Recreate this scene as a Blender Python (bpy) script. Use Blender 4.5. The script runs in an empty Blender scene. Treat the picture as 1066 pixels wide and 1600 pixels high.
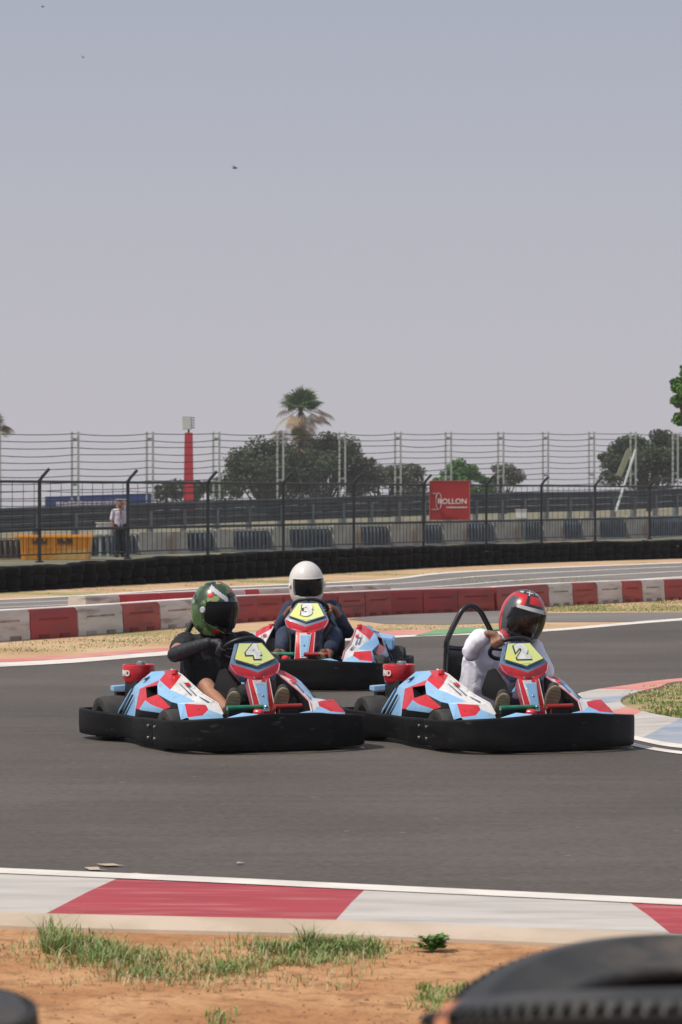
import bpy, bmesh, math, random
from mathutils import Vector, Matrix, noise
R = math.radians
random.seed(7)
sc = bpy.context.scene
# ---------------------------------------------------------------- camera
FPX, HZ, CH = 5000.0, 793.0, 1.65
cam_d = bpy.data.cameras.new('camera'); cam = bpy.data.objects.new('camera', cam_d)
sc.collection.objects.link(cam); sc.camera = cam
cam_d.sensor_fit = 'VERTICAL'; cam_d.sensor_height = 36.0
cam_d.lens = FPX / 1600 * 36.0
cam.location = (0, 0, CH)
cam.rotation_euler = (R(90) - math.atan((800 - HZ) / FPX), 0, 0)
cam_d.clip_start = 0.1; cam_d.clip_end = 6000
cam_d.dof.use_dof = True; cam_d.dof.focus_distance = 21.8; cam_d.dof.aperture_fstop = 9.5
# ---------------------------------------------------------------- light
SUN_EL, SUN_AZ = 56.0, -112.0      # azimuth measured from +Y towards +X
w = bpy.data.worlds.new('World'); sc.world = w; w.use_nodes = True
nt = w.node_tree; N = nt.nodes; L = nt.links
for n in list(N): N.remove(n)
out = N.new('ShaderNodeOutputWorld'); bg = N.new('ShaderNodeBackground')
sky = N.new('ShaderNodeTexSky'); sky.sky_type = 'NISHITA'; sky.sun_disc = False
sky.sun_elevation = R(SUN_EL); sky.sun_rotation = R(SUN_AZ)
sky.air_density = 1.0; sky.dust_density = 6.0; sky.ozone_density = 1.0
hsv = N.new('ShaderNodeHueSaturation'); hsv.inputs['Saturation'].default_value = 0.25
tc = N.new('ShaderNodeTexCoord'); sep = N.new('ShaderNodeSeparateXYZ')
mr = N.new('ShaderNodeMapRange'); mr.inputs['From Min'].default_value = 0.0; mr.inputs['From Max'].default_value = 0.17
ramp = N.new('ShaderNodeValToRGB')
ramp.color_ramp.elements[0].position = 0.0; ramp.color_ramp.elements[0].color = (6.7, 6.4, 6.75, 1)
ramp.color_ramp.elements[1].position = 1.0; ramp.color_ramp.elements[1].color = (4.15, 4.55, 5.65, 1)
mx = N.new('ShaderNodeMix'); mx.data_type = 'RGBA'; mx.inputs[0].default_value = 0.82
L.new(sky.outputs[0], hsv.inputs['Color']); L.new(tc.outputs['Generated'], sep.inputs[0])
L.new(sep.outputs['Z'], mr.inputs['Value']); L.new(mr.outputs[0], ramp.inputs[0])
L.new(hsv.outputs[0], mx.inputs[6]); L.new(ramp.outputs[0], mx.inputs[7])
L.new(mx.outputs[2], bg.inputs[0]); bg.inputs[1].default_value = 0.10
L.new(bg.outputs[0], out.inputs[0])
sd = bpy.data.lights.new('sun', 'SUN'); sun = bpy.data.objects.new('sun', sd); sc.collection.objects.link(sun)
sd.energy = 3.3; sd.angle = R(1.0); sd.color = (1.0, 0.92, 0.80)
d = Vector((math.sin(R(SUN_AZ)) * math.cos(R(SUN_EL)), math.cos(R(SUN_AZ)) * math.cos(R(SUN_EL)), math.sin(R(SUN_EL))))
sun.rotation_euler = d.to_track_quat('Z', 'Y').to_euler(); sun.location = d * 50
sc.view_settings.view_transform = 'Standard'; sc.view_settings.look = 'None'
sc.view_settings.exposure = 0.0; sc.view_settings.gamma = 1.0
sc.cycles.max_bounces = 8; sc.cycles.transparent_max_bounces = 16
sc.cycles.volume_bounces = 0

# ---------------------------------------------------------------- helpers
def W(px, py, z=0.0):
    D = (CH - z) * FPX / (py - HZ); return Vector(((px - 533) * D / FPX, D, z))
def PX(px, D, z=0.0): return Vector(((px - 533) * D / FPX, D, z))
def ZP(py, D): return CH - (py - HZ) * D / FPX
def link(o, parent=None):
    sc.collection.objects.link(o)
    if parent: o.parent = parent
    return o
def tag(o, label=None, cat=None, group=None, kind=None):
    if label: o['label'] = label
    if cat: o['category'] = cat
    if group: o['group'] = group
    if kind: o['kind'] = kind
    return o
def empty(name, label, cat, loc=(0, 0, 0), rz=0, group=None):
    o = bpy.data.objects.new(name, None); o.empty_display_size = .2; link(o)
    o.location = loc; o.rotation_euler = (0, 0, rz)
    return tag(o, label, cat, group)
def kids(o): return [c for c in bpy.data.objects if c.parent == o]
def copy_tree(o, parent=None):
    c = o.copy(); sc.collection.objects.link(c)
    if parent: c.parent = parent
    for ch in kids(o): copy_tree(ch, c)
    return c

_M = {}
def mat(name, col, col2=None, scale=8.0, rough=.6, bump=0.0, bscale=None, metal=0.0, spec=.5, lo=.4, hi=.6, detail=6, stretch=None, coat=0.0, rough2=None, third=None):
    if name in _M: return _M[name]
    m = bpy.data.materials.new(name); m.use_nodes = True; t = m.node_tree; n = t.nodes; l = t.links
    p = n['Principled BSDF']; p.inputs['Roughness'].default_value = rough
    p.inputs['Metallic'].default_value = metal; p.inputs['Specular IOR Level'].default_value = spec
    p.inputs['Coat Weight'].default_value = coat; p.inputs['Coat Roughness'].default_value = .08
    p.inputs['Base Color'].default_value = (*col, 1)
    c = n.new('ShaderNodeTexCoord'); mp = n.new('ShaderNodeMapping')
    if stretch: mp.inputs['Scale'].default_value = stretch
    if name.startswith(('kart', 'barrier', 'bumper', 'wall_tyre')):
        oi = n.new('ShaderNodeObjectInfo'); va = n.new('ShaderNodeVectorMath'); l.new(c.outputs['Object'], va.inputs[0]); l.new(oi.outputs['Location'], va.inputs[1]); l.new(va.outputs[0], mp.inputs[0])
    else: l.new(c.outputs['Object'], mp.inputs[0])
    if col2 is None: col2 = tuple(x * .8 for x in col)
    nz = n.new('ShaderNodeTexNoise'); nz.inputs['Scale'].default_value = scale; nz.inputs['Detail'].default_value = detail
    l.new(mp.outputs[0], nz.inputs['Vector'])
    cr = n.new('ShaderNodeValToRGB'); e = cr.color_ramp.elements
    e[0].position = lo; e[0].color = (*col, 1); e[1].position = hi; e[1].color = (*col2, 1)
    l.new(nz.outputs['Fac'], cr.inputs[0]); last = cr.outputs[0]
    if third:
        c3, sc3, lo3, hi3 = third
        n3 = n.new('ShaderNodeTexNoise'); n3.inputs['Scale'].default_value = sc3; n3.inputs['Detail'].default_value = 8
        l.new(mp.outputs[0], n3.inputs['Vector'])
        r3 = n.new('ShaderNodeMapRange'); r3.inputs['From Min'].default_value = lo3; r3.inputs['From Max'].default_value = hi3
        l.new(n3.outputs['Fac'], r3.inputs['Value'])
        m3 = n.new('ShaderNodeMix'); m3.data_type = 'RGBA'; l.new(r3.outputs[0], m3.inputs[0]); l.new(last, m3.inputs[6])
        m3.inputs[7].default_value = (*c3, 1); last = m3.outputs[2]
    l.new(last, p.inputs['Base Color'])
    if rough2 is not None:
        rr = n.new('ShaderNodeMapRange'); rr.inputs['To Min'].default_value = rough; rr.inputs['To Max'].default_value = rough2
        l.new(nz.outputs['Fac'], rr.inputs['Value']); l.new(rr.outputs[0], p.inputs['Roughness'])
    if bump:
        nb = n.new('ShaderNodeTexNoise'); nb.inputs['Scale'].default_value = bscale or scale * 4; nb.inputs['Detail'].default_value = 8
        l.new(mp.outputs[0], nb.inputs['Vector'])
        b = n.new('ShaderNodeBump'); b.inputs['Strength'].default_value = 1.0; b.inputs['Distance'].default_value = bump
        l.new(nb.outputs['Fac'], b.inputs['Height']); l.new(b.outputs[0], p.inputs['Normal'])
    _M[name] = m; return m

class MB:
    def __init__(s): s.v = []; s.f = []; s.m = []
    def add(s, vs, fs, mi=0):
        o = len(s.v); s.v += [tuple(v) for v in vs]
        for f in fs: s.f.append([i + o for i in f]); s.m.append(mi)
        return s
    def box(s, c, d, mi=0, rot=None):
        c = Vector(c); hx, hy, hz = d[0] / 2, d[1] / 2, d[2] / 2
        vs = [Vector((x, y, z)) for z in (-hz, hz) for y in (-hy, hy) for x in (-hx, hx)]
        if rot is not None: vs = [rot @ v for v in vs]
        return s.add([v + c for v in vs], [(0, 2, 3, 1), (4, 5, 7, 6), (0, 1, 5, 4), (2, 6, 7, 3), (0, 4, 6, 2), (1, 3, 7, 5)], mi)
    def tube(s, pts, r, n=8, mi=0, cap=True, closed=False):
        pts = [Vector(p) for p in pts]; rs = r if isinstance(r, (list, tuple)) else [r] * len(pts)
        K = len(pts); vs = []; up = None
        for i, p in enumerate(pts):
            if closed: t = pts[(i + 1) % K] - pts[i - 1]
            else: t = pts[min(i + 1, K - 1)] - pts[max(i - 1, 0)]
            t.normalize()
            if up is None: up = Vector((0, 0, 1)) if abs(t.z) < .9 else Vector((1, 0, 0))
            a = up - t * up.dot(t)
            if a.length < 1e-5: a = Vector((1, 0, 0)) - t * t.x
            a.normalize(); b = t.cross(a); up = a
            for k in range(n):
                an = 2 * math.pi * k / n; vs.append(p + (a * math.cos(an) + b * math.sin(an)) * rs[i])
        fs = []
        for i in range(K if closed else K - 1):
            j = (i + 1) % K
            for k in range(n): fs.append((i * n + k, i * n + (k + 1) % n, j * n + (k + 1) % n, j * n + k))
        if cap and not closed: fs.append(tuple(range(n))[::-1]); fs.append(tuple((K - 1) * n + k for k in range(n)))
        return s.add(vs, fs, mi)
    def lathe(s, prof, M=None, n=32, mi=0, close=False):
        # profile of (r, h) revolved round local X axis
        M = M or Matrix.Identity(4); P = len(prof); vs = []
        for i in range(n):
            a = 2 * math.pi * i / n
            for r, h in prof: vs.append(M @ Vector((h, r * math.cos(a), r * math.sin(a))))
        fs = []
        for i in range(n):
            j = (i + 1) % n
            for k in range(P if close else P - 1):
                q = (k + 1) % P; fs.append((i * P + k, j * P + k, j * P + q, i * P + q))
        return s.add(vs, fs, mi)
    def prism(s, poly, vec, mi=0):
        poly = [Vector(p) for p in poly]; vec = Vector(vec); n = len(poly)
        return s.add(poly + [p + vec for p in poly], [tuple(range(n))[::-1], tuple(range(n, 2 * n))] + [(i, (i + 1) % n, n + (i + 1) % n, n + i) for i in range(n)], mi)
    def build(s, name, mats, parent=None, smooth=False, bevel=0, seg=2, loc=None, fix=True, auto=None):
        me = bpy.data.meshes.new(name); me.from_pydata(s.v, [], s.f)
        if not isinstance(mats, (list, tuple)): mats = [mats]
        for m in mats: me.materials.append(m)
        me.polygons.foreach_set('material_index', s.m)
        if fix or bevel:
            bm = bmesh.new(); bm.from_mesh(me)
            if fix: bmesh.ops.recalc_face_normals(bm, faces=bm.faces)
            if bevel: bmesh.ops.bevel(bm, geom=[e for e in bm.edges if len(e.link_faces) == 2 and e.calc_face_angle(0) > .5], offset=bevel, segments=seg, affect='EDGES', clamp_overlap=True)
            bm.to_mesh(me); bm.free()
        if smooth or bevel: me.polygons.foreach_set('use_smooth', [True] * len(me.polygons))
        if (smooth and auto is None) or bevel:
            try: me.set_sharp_from_angle(angle=R(auto or 42))
            except Exception: pass
        me.update(); o = bpy.data.objects.new(name, me)
        if loc is not None: o.location = loc
        return link(o, parent)

def spline(pts, n=6, closed=False):
    pts = [Vector(p) for p in pts]; K = len(pts); res = []
    for i in range(K if closed else K - 1):
        if closed: a, b, c, e = pts[i - 1], pts[i], pts[(i + 1) % K], pts[(i + 2) % K]
        else: a, b, c, e = pts[max(i - 1, 0)], pts[i], pts[i + 1], pts[min(i + 2, K - 1)]
        for k in range(n):
            t = k / n; res.append(.5 * ((2 * b) + (c - a) * t + (2 * a - 5 * b + 4 * c - e) * t * t + (3 * b - a - 3 * c + e) * t ** 3))
    if not closed: res.append(pts[-1])
    return res

def bake(name, ob, mats, parent):
    dg = bpy.context.evaluated_depsgraph_get(); dg.update(); ev = ob.evaluated_get(dg)
    me = bpy.data.meshes.new_from_object(ev, depsgraph=dg); bpy.data.objects.remove(ob)
    me.materials.clear()
    for m in (mats if isinstance(mats, (list, tuple)) else [mats]): me.materials.append(m)
    me.polygons.foreach_set('use_smooth', [True] * len(me.polygons)); me.name = name
    return link(bpy.data.objects.new(name, me), parent)
def fused(name, segs, mats, parent, voxel=.008, it=4, wrinkle=0.0, wscale=14, seed=0, post=None):
    """segs: (p0, r0, p1, r1) tapered capsules fused into one continuous surface"""
    mb = MB()
    for p0, r0, p1, r1 in segs:
        p0, p1 = Vector(p0), Vector(p1); ax = p1 - p0; Ln = ax.length
        if Ln < 1e-5: ax = Vector((0, 0, 1)); Ln = 0
        ax.normalize(); pts = []; rs = []
        for a in (-80, -60, -35, -10): pts.append(p0 + ax * r0 * math.sin(R(a))); rs.append(r0 * math.cos(R(a)))
        if Ln > 0: pts.append((p0 + p1) / 2); rs.append((r0 + r1) / 2)
        for a in (10, 35, 60, 80): pts.append(p1 + ax * r1 * math.sin(R(a))); rs.append(r1 * math.cos(R(a)))
        mb.tube(pts, rs, n=14)
    o = mb.build('tmp', mats)
    md = o.modifiers.new('r', 'REMESH'); md.mode = 'VOXEL'; md.voxel_size = voxel
    sm = o.modifiers.new('s', 'SMOOTH'); sm.factor = .5; sm.iterations = it
    o = bake(name, o, mats, parent)
    if wrinkle:
        nv = [v.normal.copy() for v in o.data.vertices]
        for v, nn in zip(o.data.vertices, nv):
            q = Vector(v.co) * wscale + Vector((seed, seed * 2, 0)); q.z *= .6; q.x += .6 * q.z
            f = noise.noise(q) + .4 * noise.noise(q * 2.6); ridge = 1 - min(1, abs(f) * 3.2)
            v.co = v.co + nn * wrinkle * ridge
    if post: post(o.data)
    o.data.update(); return o

def text_mesh(name, body, size, mats, parent, M, offset=.02, extrude=.002, align='CENTER', xscale=1.0):
    cu = bpy.data.curves.new(name, 'FONT'); cu.body = body; cu.size = size; cu.offset = offset; cu.extrude = extrude
    cu.align_x = align; cu.align_y = 'CENTER'
    ob = bpy.data.objects.new(name, cu); sc.collection.objects.link(ob)
    o = bake(name, ob, mats, parent); o.data.polygons.foreach_set('use_smooth', [False] * len(o.data.polygons))
    o.data.transform(M @ Matrix.Diagonal((xscale, 1, 1, 1))); return o

# ---------------------------------------------------------------- materials
def asphalt_mat():
    m = mat('asphalt', (.094, .080, .069), (.114, .097, .084), scale=.5, rough=.72, bump=.004, bscale=160, third=((.080, .068, .060), .14, .48, .70), spec=.35, stretch=(.7, 1, 1)); t = m.node_tree; n = t.nodes; l = t.links; p = n['Principled BSDF']
    c = n.new('ShaderNodeTexCoord'); prev = p.inputs['Base Color'].links[0].from_socket
    for sc_, st, lo, hi, f in ((60, (.4, 1, 1), .35, .65, .50), (5, (.10, 1.1, 1), .40, .70, .14), (.22, (1, 1, 1), .40, .62, .22)):
        mp = n.new('ShaderNodeMapping'); mp.inputs['Scale'].default_value = st; l.new(c.outputs['Object'], mp.inputs[0])
        z = n.new('ShaderNodeTexNoise'); z.inputs['Scale'].default_value = sc_; z.inputs['Detail'].default_value = 6; l.new(mp.outputs[0], z.inputs['Vector'])
        r_ = n.new('ShaderNodeMapRange'); r_.inputs['From Min'].default_value = lo; r_.inputs['From Max'].default_value = hi; r_.inputs['To Min'].default_value = 1 - f / 2; r_.inputs['To Max'].default_value = 1 + f / 2; l.new(z.outputs['Fac'], r_.inputs['Value'])
        x = n.new('ShaderNodeMix'); x.data_type = 'RGBA'; x.blend_type = 'MULTIPLY'; x.inputs[0].default_value = 1; l.new(prev, x.inputs[6]); l.new(r_.outputs[0], x.inputs[7]); prev = x.outputs[2]
    mp = n.new('ShaderNodeMapping'); mp.inputs['Scale'].default_value = (.6, 1, 1); l.new(c.outputs['Object'], mp.inputs[0])
    v = n.new('ShaderNodeTexVoronoi'); v.inputs['Scale'].default_value = 4.5; l.new(mp.outputs[0], v.inputs['Vector'])
    g = n.new('ShaderNodeMath'); g.operation = 'LESS_THAN'; g.inputs[1].default_value = .045; l.new(v.outputs['Distance'], g.inputs[0])
    x = n.new('ShaderNodeMix'); x.data_type = 'RGBA'; l.new(g.outputs[0], x.inputs[0]); l.new(prev, x.inputs[6]); x.inputs[7].default_value = (.30, .24, .19, 1); prev = x.outputs[2]
    l.new(prev, p.inputs['Base Color']); return m
asphalt = asphalt_mat()
asphalt_far = mat('asphalt_far', (.17, .155, .145), (.21, .19, .175), scale=.35, rough=.9)
dirt = mat('dirt', (.42, .205, .092), (.54, .30, .15), scale=1.9, rough=.95, bump=.028, bscale=16, third=((.32, .16, .075), 9, .50, .68), detail=10, spec=.2)
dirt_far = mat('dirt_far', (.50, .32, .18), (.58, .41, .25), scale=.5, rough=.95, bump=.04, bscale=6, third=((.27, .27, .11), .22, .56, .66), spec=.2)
white_pt = mat('white_paint', (.57, .53, .49), (.50, .46, .425), scale=1.2, rough=.75, third=((.40, .37, .34), 3, .46, .72), stretch=(.6, 1.8, 1), bump=.002, bscale=60)
line_pt = mat('line_paint', (.80, .75, .69), (.68, .63, .57), scale=3, rough=.7)
red_pt = mat('red_paint', (.42, .045, .058), (.36, .038, .050), scale=1.5, rough=.7, third=((.50, .17, .16), 5, .52, .74), stretch=(.35, 2.6, 1), bump=.002, bscale=60)
red_faded = mat('red_faded', (.60, .20, .17), (.66, .30, .25), scale=1.5, rough=.8)
blue_pt = mat('blue_paint', (.25, .31, .40), (.38, .40, .44), scale=2.5, rough=.75)
green_pt = mat('green_paint', (.15, .33, .15), (.20, .37, .18), scale=2, rough=.8)
conc = mat('concrete', (.58, .47, .37), (.48, .38, .28), scale=2.5, rough=.9, bump=.004)
conc_wall = mat('concrete_wall', (.50, .48, .42), (.38, .36, .31), scale=1.4, rough=.9, third=((.33, .24, .18), .8, .55, .7))
rubber = mat('rubber', (.016, .016, .017), (.026, .025, .024), scale=5, rough=.62, bump=.002, bscale=50)
rubber_dusty = mat('rubber_dusty', (.026, .027, .028), (.046, .044, .042), scale=7, rough=.55, bump=.0012, bscale=90, third=((.15, .12, .095), 5, .60, .74))
kart_tyre = mat('kart_tyre', (.030, .029, .028), (.05, .047, .044), scale=9, rough=.8)
bump_pl = mat('bumper_plastic', (.0055, .006, .007), (.010, .010, .011), scale=5, rough=.45, rough2=.65, bump=.0015, bscale=30, third=((.06, .055, .05), 9, .64, .78), stretch=(1, 1, 2.6), spec=.16)
black_pl = mat('black_plastic', (.014, .014, .015), scale=12, rough=.45, bump=.001)
black_me = mat('black_metal', (.012, .015, .018), scale=12, rough=.32, spec=.5)
dark_frame = mat('fence_black', (.018, .022, .025), scale=3, rough=.5)
steel = mat('steel', (.45, .45, .45), (.3, .3, .3), scale=20, rough=.35, metal=.9)
galv = mat('galvanised', (.48, .52, .48), (.40, .43, .41), scale=2, rough=.6, metal=.1)
galv_dk = mat('guardrail_steel', (.055, .062, .066), (.09, .098, .10), scale=.7, rough=.6, metal=.2)
blue_gal = mat('blue_grey_bars', (.22, .28, .36), (.15, .18, .22), scale=2, rough=.6)
kred = mat('kart_red', (.68, .022, .034), (.60, .018, .028), scale=10, rough=.3, coat=.25, bump=.0006, bscale=60, third=((.30, .03, .03), 30, .57, .70))
kblue = mat('kart_blue', (.25, .50, .80), (.29, .53, .80), scale=7, rough=.33, coat=.2, bump=.0006, bscale=60, third=((.33, .40, .45), 26, .56, .70))
kwhite = mat('kart_white', (.74, .74, .74), (.66, .64, .63), scale=9, rough=.35, coat=.2, bump=.0006, bscale=60, third=((.45, .42, .40), 26, .56, .70))
kpink = mat('kart_pink', (.66, .30, .36), (.62, .24, .30), scale=9, rough=.35, coat=.2)
knavy = mat('kart_navy', (.065, .13, .23), (.05, .10, .19), scale=8, rough=.35, coat=.2)
kgrey = mat('kart_bluegrey', (.15, .235, .34), (.12, .19, .29), scale=8, rough=.35, coat=.2)
yellow = mat('plate_yellow', (.84, .84, .22), (.68, .80, .34), scale=5, rough=.4, lo=.35, hi=.65)
digit_w = mat('digit_white', (.85, .85, .83), scale=20, rough=.4)
digit_k = mat('digit_outline', (.04, .05, .05), scale=20, rough=.4)
green_me = mat('green_pedal', (.02, .22, .12), scale=20, rough=.35)
red_me = mat('red_pedal', (.40, .025, .02), scale=20, rough=.35)
engine_k = mat('engine_dark', (.02, .02, .022), (.05, .05, .05), scale=25, rough=.45, metal=.4)

# barrier plastics
bar_red = mat('barrier_red', (.37, .032, .028), (.29, .028, .024), scale=2.2, rough=.5, third=((.20, .05, .04), 2.4, .55, .7), stretch=(.6, .6, 4))
bar_red2 = mat('barrier_red_worn', (.40, .065, .045), (.32, .045, .032), scale=2.2, rough=.55, third=((.16, .05, .035), 2.4, .52, .66), stretch=(.6, .6, 4))
bar_wh = mat('barrier_white', (.62, .57, .53), (.52, .47, .43), scale=2.2, rough=.55, third=((.30, .23, .19), 2.6, .54, .70), stretch=(.6, .6, 4))
bar_lit_top = mat('barrier_lit_top', (.70, .48, .44), (.72, .58, .54), scale=2, rough=.55)

# ---------------------------------------------------------------- ground
def WD(x): return max(58.0, min(112.0, 80 + 2.2 * x))
def G(x, y):
    t = max(0.0, min(1.3, (y - WD(x) - 2) / 65.0)); k = max(.1, .45 + .02 * x)
    return t * min(k, 1.3)
mb = MB()
xs = [-1200, -600, -250, -120, -60] + [i * 2.0 for i in range(-20, 31)] + [80, 140, 300, 700, 1200]
ys = [-60, 0, 5, 10, 20, 40, 52] + [52 + i * 4 for i in range(1, 41)] + [240, 300, 500, 900, 1600]
vs = [(x, y, G(x, y)) for y in ys for x in xs]; nx = len(xs)
mb.add(vs, [(j * nx + i, j * nx + i + 1, (j + 1) * nx + i + 1, (j + 1) * nx + i) for j in range(len(ys) - 1) for i in range(nx - 1)])
o = mb.build('ground', dirt, fix=False, smooth=True); tag(o, kind='structure')
mt = o.data.materials; mt.append(dirt_far)
grassland = mat('dry_grass_ground', (.19, .175, .12), (.12, .135, .075), scale=.25, rough=.95, third=((.34, .23, .14), .12, .52, .64))
mt.append(grassland)
for p in o.data.polygons:
    yy = sum(o.data.vertices[i].co.y for i in p.vertices) / 4
    xx = sum(o.data.vertices[i].co.x for i in p.vertices) / 4; p.material_index = 0 if yy < 20 else (1 if yy < WD(xx) + 6 else 2)

def sheet(name, pts, z, m, **k):
    me = bpy.data.meshes.new(name); bm = bmesh.new()
    vv = [bm.verts.new((p[0], p[1], z)) for p in pts]; f = bm.faces.new(vv)
    bmesh.ops.triangulate(bm, faces=[f]); bm.normal_update()
    for f in bm.faces:
        if f.normal.z < 0: f.normal_flip()
    bm.to_mesh(me); bm.free(); me.materials.append(m)
    o = bpy.data.objects.new(name, me); link(o); return tag(o, kind=k.get('kind', 'structure'))
def strip(name, A, B, z, m, mis=None, mats=None):
    """ribbon between two polylines"""
    mb = MB(); n = min(len(A), len(B)); vs = []
    for a, b in zip(A, B): vs += [(a[0], a[1], z), (b[0], b[1], z)]
    fs = [(2 * i, 2 * i + 2, 2 * i + 3, 2 * i + 1) for i in range(n - 1)]
    mb.add(vs, fs); mb.m = mis or [0] * (n - 1)
    o = mb.build(name, mats or m, fix=False)
    for p in o.data.polygons:
        if p.normal.z < 0: p.flip()
    return tag(o, kind='structure')
# main track: near edge / far edge
near_e = [(-14, 18.2), (-6, 15.9), (-1.53, 14.37), (0, 13.82), (1.41, 13.26), (4, 12.1), (12, 8.0)]
far_e = [(-16, 24.0), (-7.5, 30.0), (-3.52, 33.0), (-1.94, 35.6), (0.54, 40.2), (2.65, 42.3), (4.97, 46.6), (9, 53), (18, 60)]
near_s = [tuple(p) for p in spline([(a, b, 0) for a, b in near_e], 6)]
far_s = [tuple(p) for p in spline([(a, b, 0) for a, b in far_e], 6)]
tr = near_s + [(24, 30, 0), (30, 50, 0)] + far_s[::-1]
sheet('race_track', tr, .004, asphalt)
def offs(poly, d):
    P = [Vector((p[0], p[1], 0)) for p in poly]; r = []
    for i, p in enumerate(P):
        t = (P[min(i + 1, len(P) - 1)] - P[max(i - 1, 0)]).normalized(); r.append(p + Vector((-t.y, t.x, 0)) * d)
    return r
# near kerb: raised concrete with painted blocks
kj = [(-6.2, 15.9, -6.2, 14.4), (-3.7, 15.1, -3.9, 13.6), (-.99, 14.15, -1.17, 12.69), (.10, 13.72, -.02, 12.49), (1.20, 13.28, 1.245, 12.1), (2.5, 12.7, 2.6, 11.6), (5, 11.5, 5, 10.4)]
mb = MB(); zt = .028
kmat = [white_pt, red_pt, conc, line_pt]; cols = [1, 0, 1, 0, 1, 0]
for i in range(len(kj) - 1):
    a, b = kj[i], kj[i + 1]; S = 6
    for k in range(S):
        t0, t1 = k / S, (k + 1) / S
        def lp(t): return Vector((a[0] + (b[0] - a[0]) * t, a[1] + (b[1] - a[1]) * t, 0)), Vector((a[2] + (b[2] - a[2]) * t, a[3] + (b[3] - a[3]) * t, 0))
        (f0, n0), (f1, n1) = lp(t0), lp(t1)
        m0 = f0.lerp(n0, .45); m1 = f1.lerp(n1, .45)
        up = Vector((0, 0, 1)); jx = random.uniform(-.01, .01)
        mb.add([f0 + up * .010, f1 + up * .010, m1 + up * zt, m0 + up * zt], [(3, 2, 1, 0)], cols[i])
        mb.add([m0 + up * zt, m1 + up * zt, n1 + up * (zt + .012), n0 + up * (zt + .012)], [(3, 2, 1, 0)], cols[i])
        e0 = n0 + Vector((-.02, -.21, 0)); e1 = n1 + Vector((-.02, -.21, 0))
        mb.add([n0 + up * (zt + .0125), n1 + up * (zt + .0125), e1 + up * .014, e0 + up * .014], [(3, 2, 1, 0)], 2)
        mb.add([e0 + up * .014, e1 + up * .014, e1 + Vector((0, -.01, -.05)), e0 + Vector((0, -.01, -.05))], [(3, 2, 1, 0)], 2)
o = mb.build('trackside_kerb', kmat, fix=False); tag(o, kind='structure')
# white line on the asphalt in front of the kerb
line_near = [Vector((a, b - .055, 0)) for a, b in [(-6.2, 15.93), (-3.7, 15.13), (-.99, 14.18), (.10, 13.75), (1.20, 13.31), (2.5, 12.73), (5, 11.53)]]
ls = spline(line_near, 4)
strip('track_edge_line', ls, [p + Vector((.03, .19, 0)) for p in ls], .0145, line_pt)
# far edge white line and painted kerbs
fl = [Vector(p) for p in far_s]
strip('far_edge_line', fl, [p + Vector((-.1, .9 if p.x < -1 else .55, 0)) for p in fl], .009, line_pt)
K0 = [p + Vector((-.1, .9 if p.x < -1 else .55, 0)) for p in fl]
def sub(poly, x0, x1): return [p for p in poly if x0 <= p.x <= x1]
kk = sub(K0, -16, -.5); strip('far_red_kerb', kk, [p + Vector((-.1, .75, 0)) for p in kk], .012, red_faded)
kk = sub(K0, -.4, 1.7); strip('far_pink_kerb', kk, [p + Vector((-.3, 1.3 + .2 * (1 - p.x), 0)) for p in kk], .012, red_faded)
green_q = [W(640, 993), W(735, 986), W(790, 981), W(720, 982), W(667, 987)]
sheet('green_runoff', [(p.x, p.y) for p in [W(648, 995), W(700, 992.5), W(752, 989), W(800, 983), W(735, 982), W(680, 986)]], .016, green_pt)
# second strip of track by the barriers
q = [(545, 968), (600, 975), (700, 976.5), (800, 973), (850, 972.5), (960, 972), (1130, 971), (1130, 957), (960, 957.5), (850, 958.5), (762, 951), (704, 954), (600, 959)]
sheet('service_road', [(W(a, b).x, W(a, b).y) for a, b in q], .005, asphalt_far)
# far track with white lines
ft_lo = [(-9, 44), (-4.5, 48), (-1.5, 52.5), (2.5, 57), (6.5, 64), (12, 77), (18, 90)]
ft_hi = [(-13, 52), (-6.4, 57), (-3.1, 65), (.8, 73), (3.2, 83), (11, 97.5), (20, 112)]
A = spline([(a, b, 0) for a, b in ft_lo], 5); B = spline([(a, b, 0) for a, b in ft_hi], 5)
strip('far_track', A, B, .006, asphalt_far)
for k, (t, wd) in enumerate([(.30, .030), (.52, .02), (.74, .02), (.94, .05)]):
    P0 = [a.lerp(b, t) for a, b in zip(A, B)]; P1 = [a.lerp(b, t + wd) for a, b in zip(A, B)]
    strip('far_track_line', P0, P1, .011, line_pt)
# apex island on the right
isl = [(4.6, 32.2), (3.27, 30.7), (2.62, 29.5), (2.12, 28.35), (1.9, 26.6), (1.82, 24.8), (1.92, 23.5), (2.10, 22.55), (2.36, 21.8), (3.2, 20.9), (4.6, 20.0)]
inn = [(4.6, 30.7), (3.2, 29.6), (2.82, 28.5), (2.58, 27.8), (2.36, 26.9), (2.29, 25.9), (2.37, 25.15), (2.58, 24.3), (2.95, 23.75), (3.6, 23.2), (4.8, 22.6)]
mid = [Vector((a[0], a[1], 0)).lerp(Vector((b[0], b[1], 0)), .10) for a, b in zip(isl, inn)]
A = spline([(a, b, 0) for a, b in isl], 5); B = spline([(a, b, 0) for a, b in inn], 5); Mi = [a.lerp(b, .08) for a, b in zip(A, B)]
n = len(A) - 1
cm = []
for i in range(n):
    t = i / n
    cm.append(0 if t < .07 else 1 if t < .26 else 0 if t < .36 else 2 if t < .43 else 0 if t < .52 else 1 if t < .60 else 0 if t < .70 else 2 if t < .88 else 0)
mb = MB(); vs = []
for a, b in zip(Mi, B): vs += [(a.x, a.y, .02), (b.x, b.y, .05)]
mb.add(vs, [(2 * i, 2 * i + 2, 2 * i + 3, 2 * i + 1) for i in range(n)]); mb.m = cm
vs = []
for a, b in zip(A, Mi): vs += [(a.x, a.y, .008), (b.x, b.y, .02)]
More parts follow.
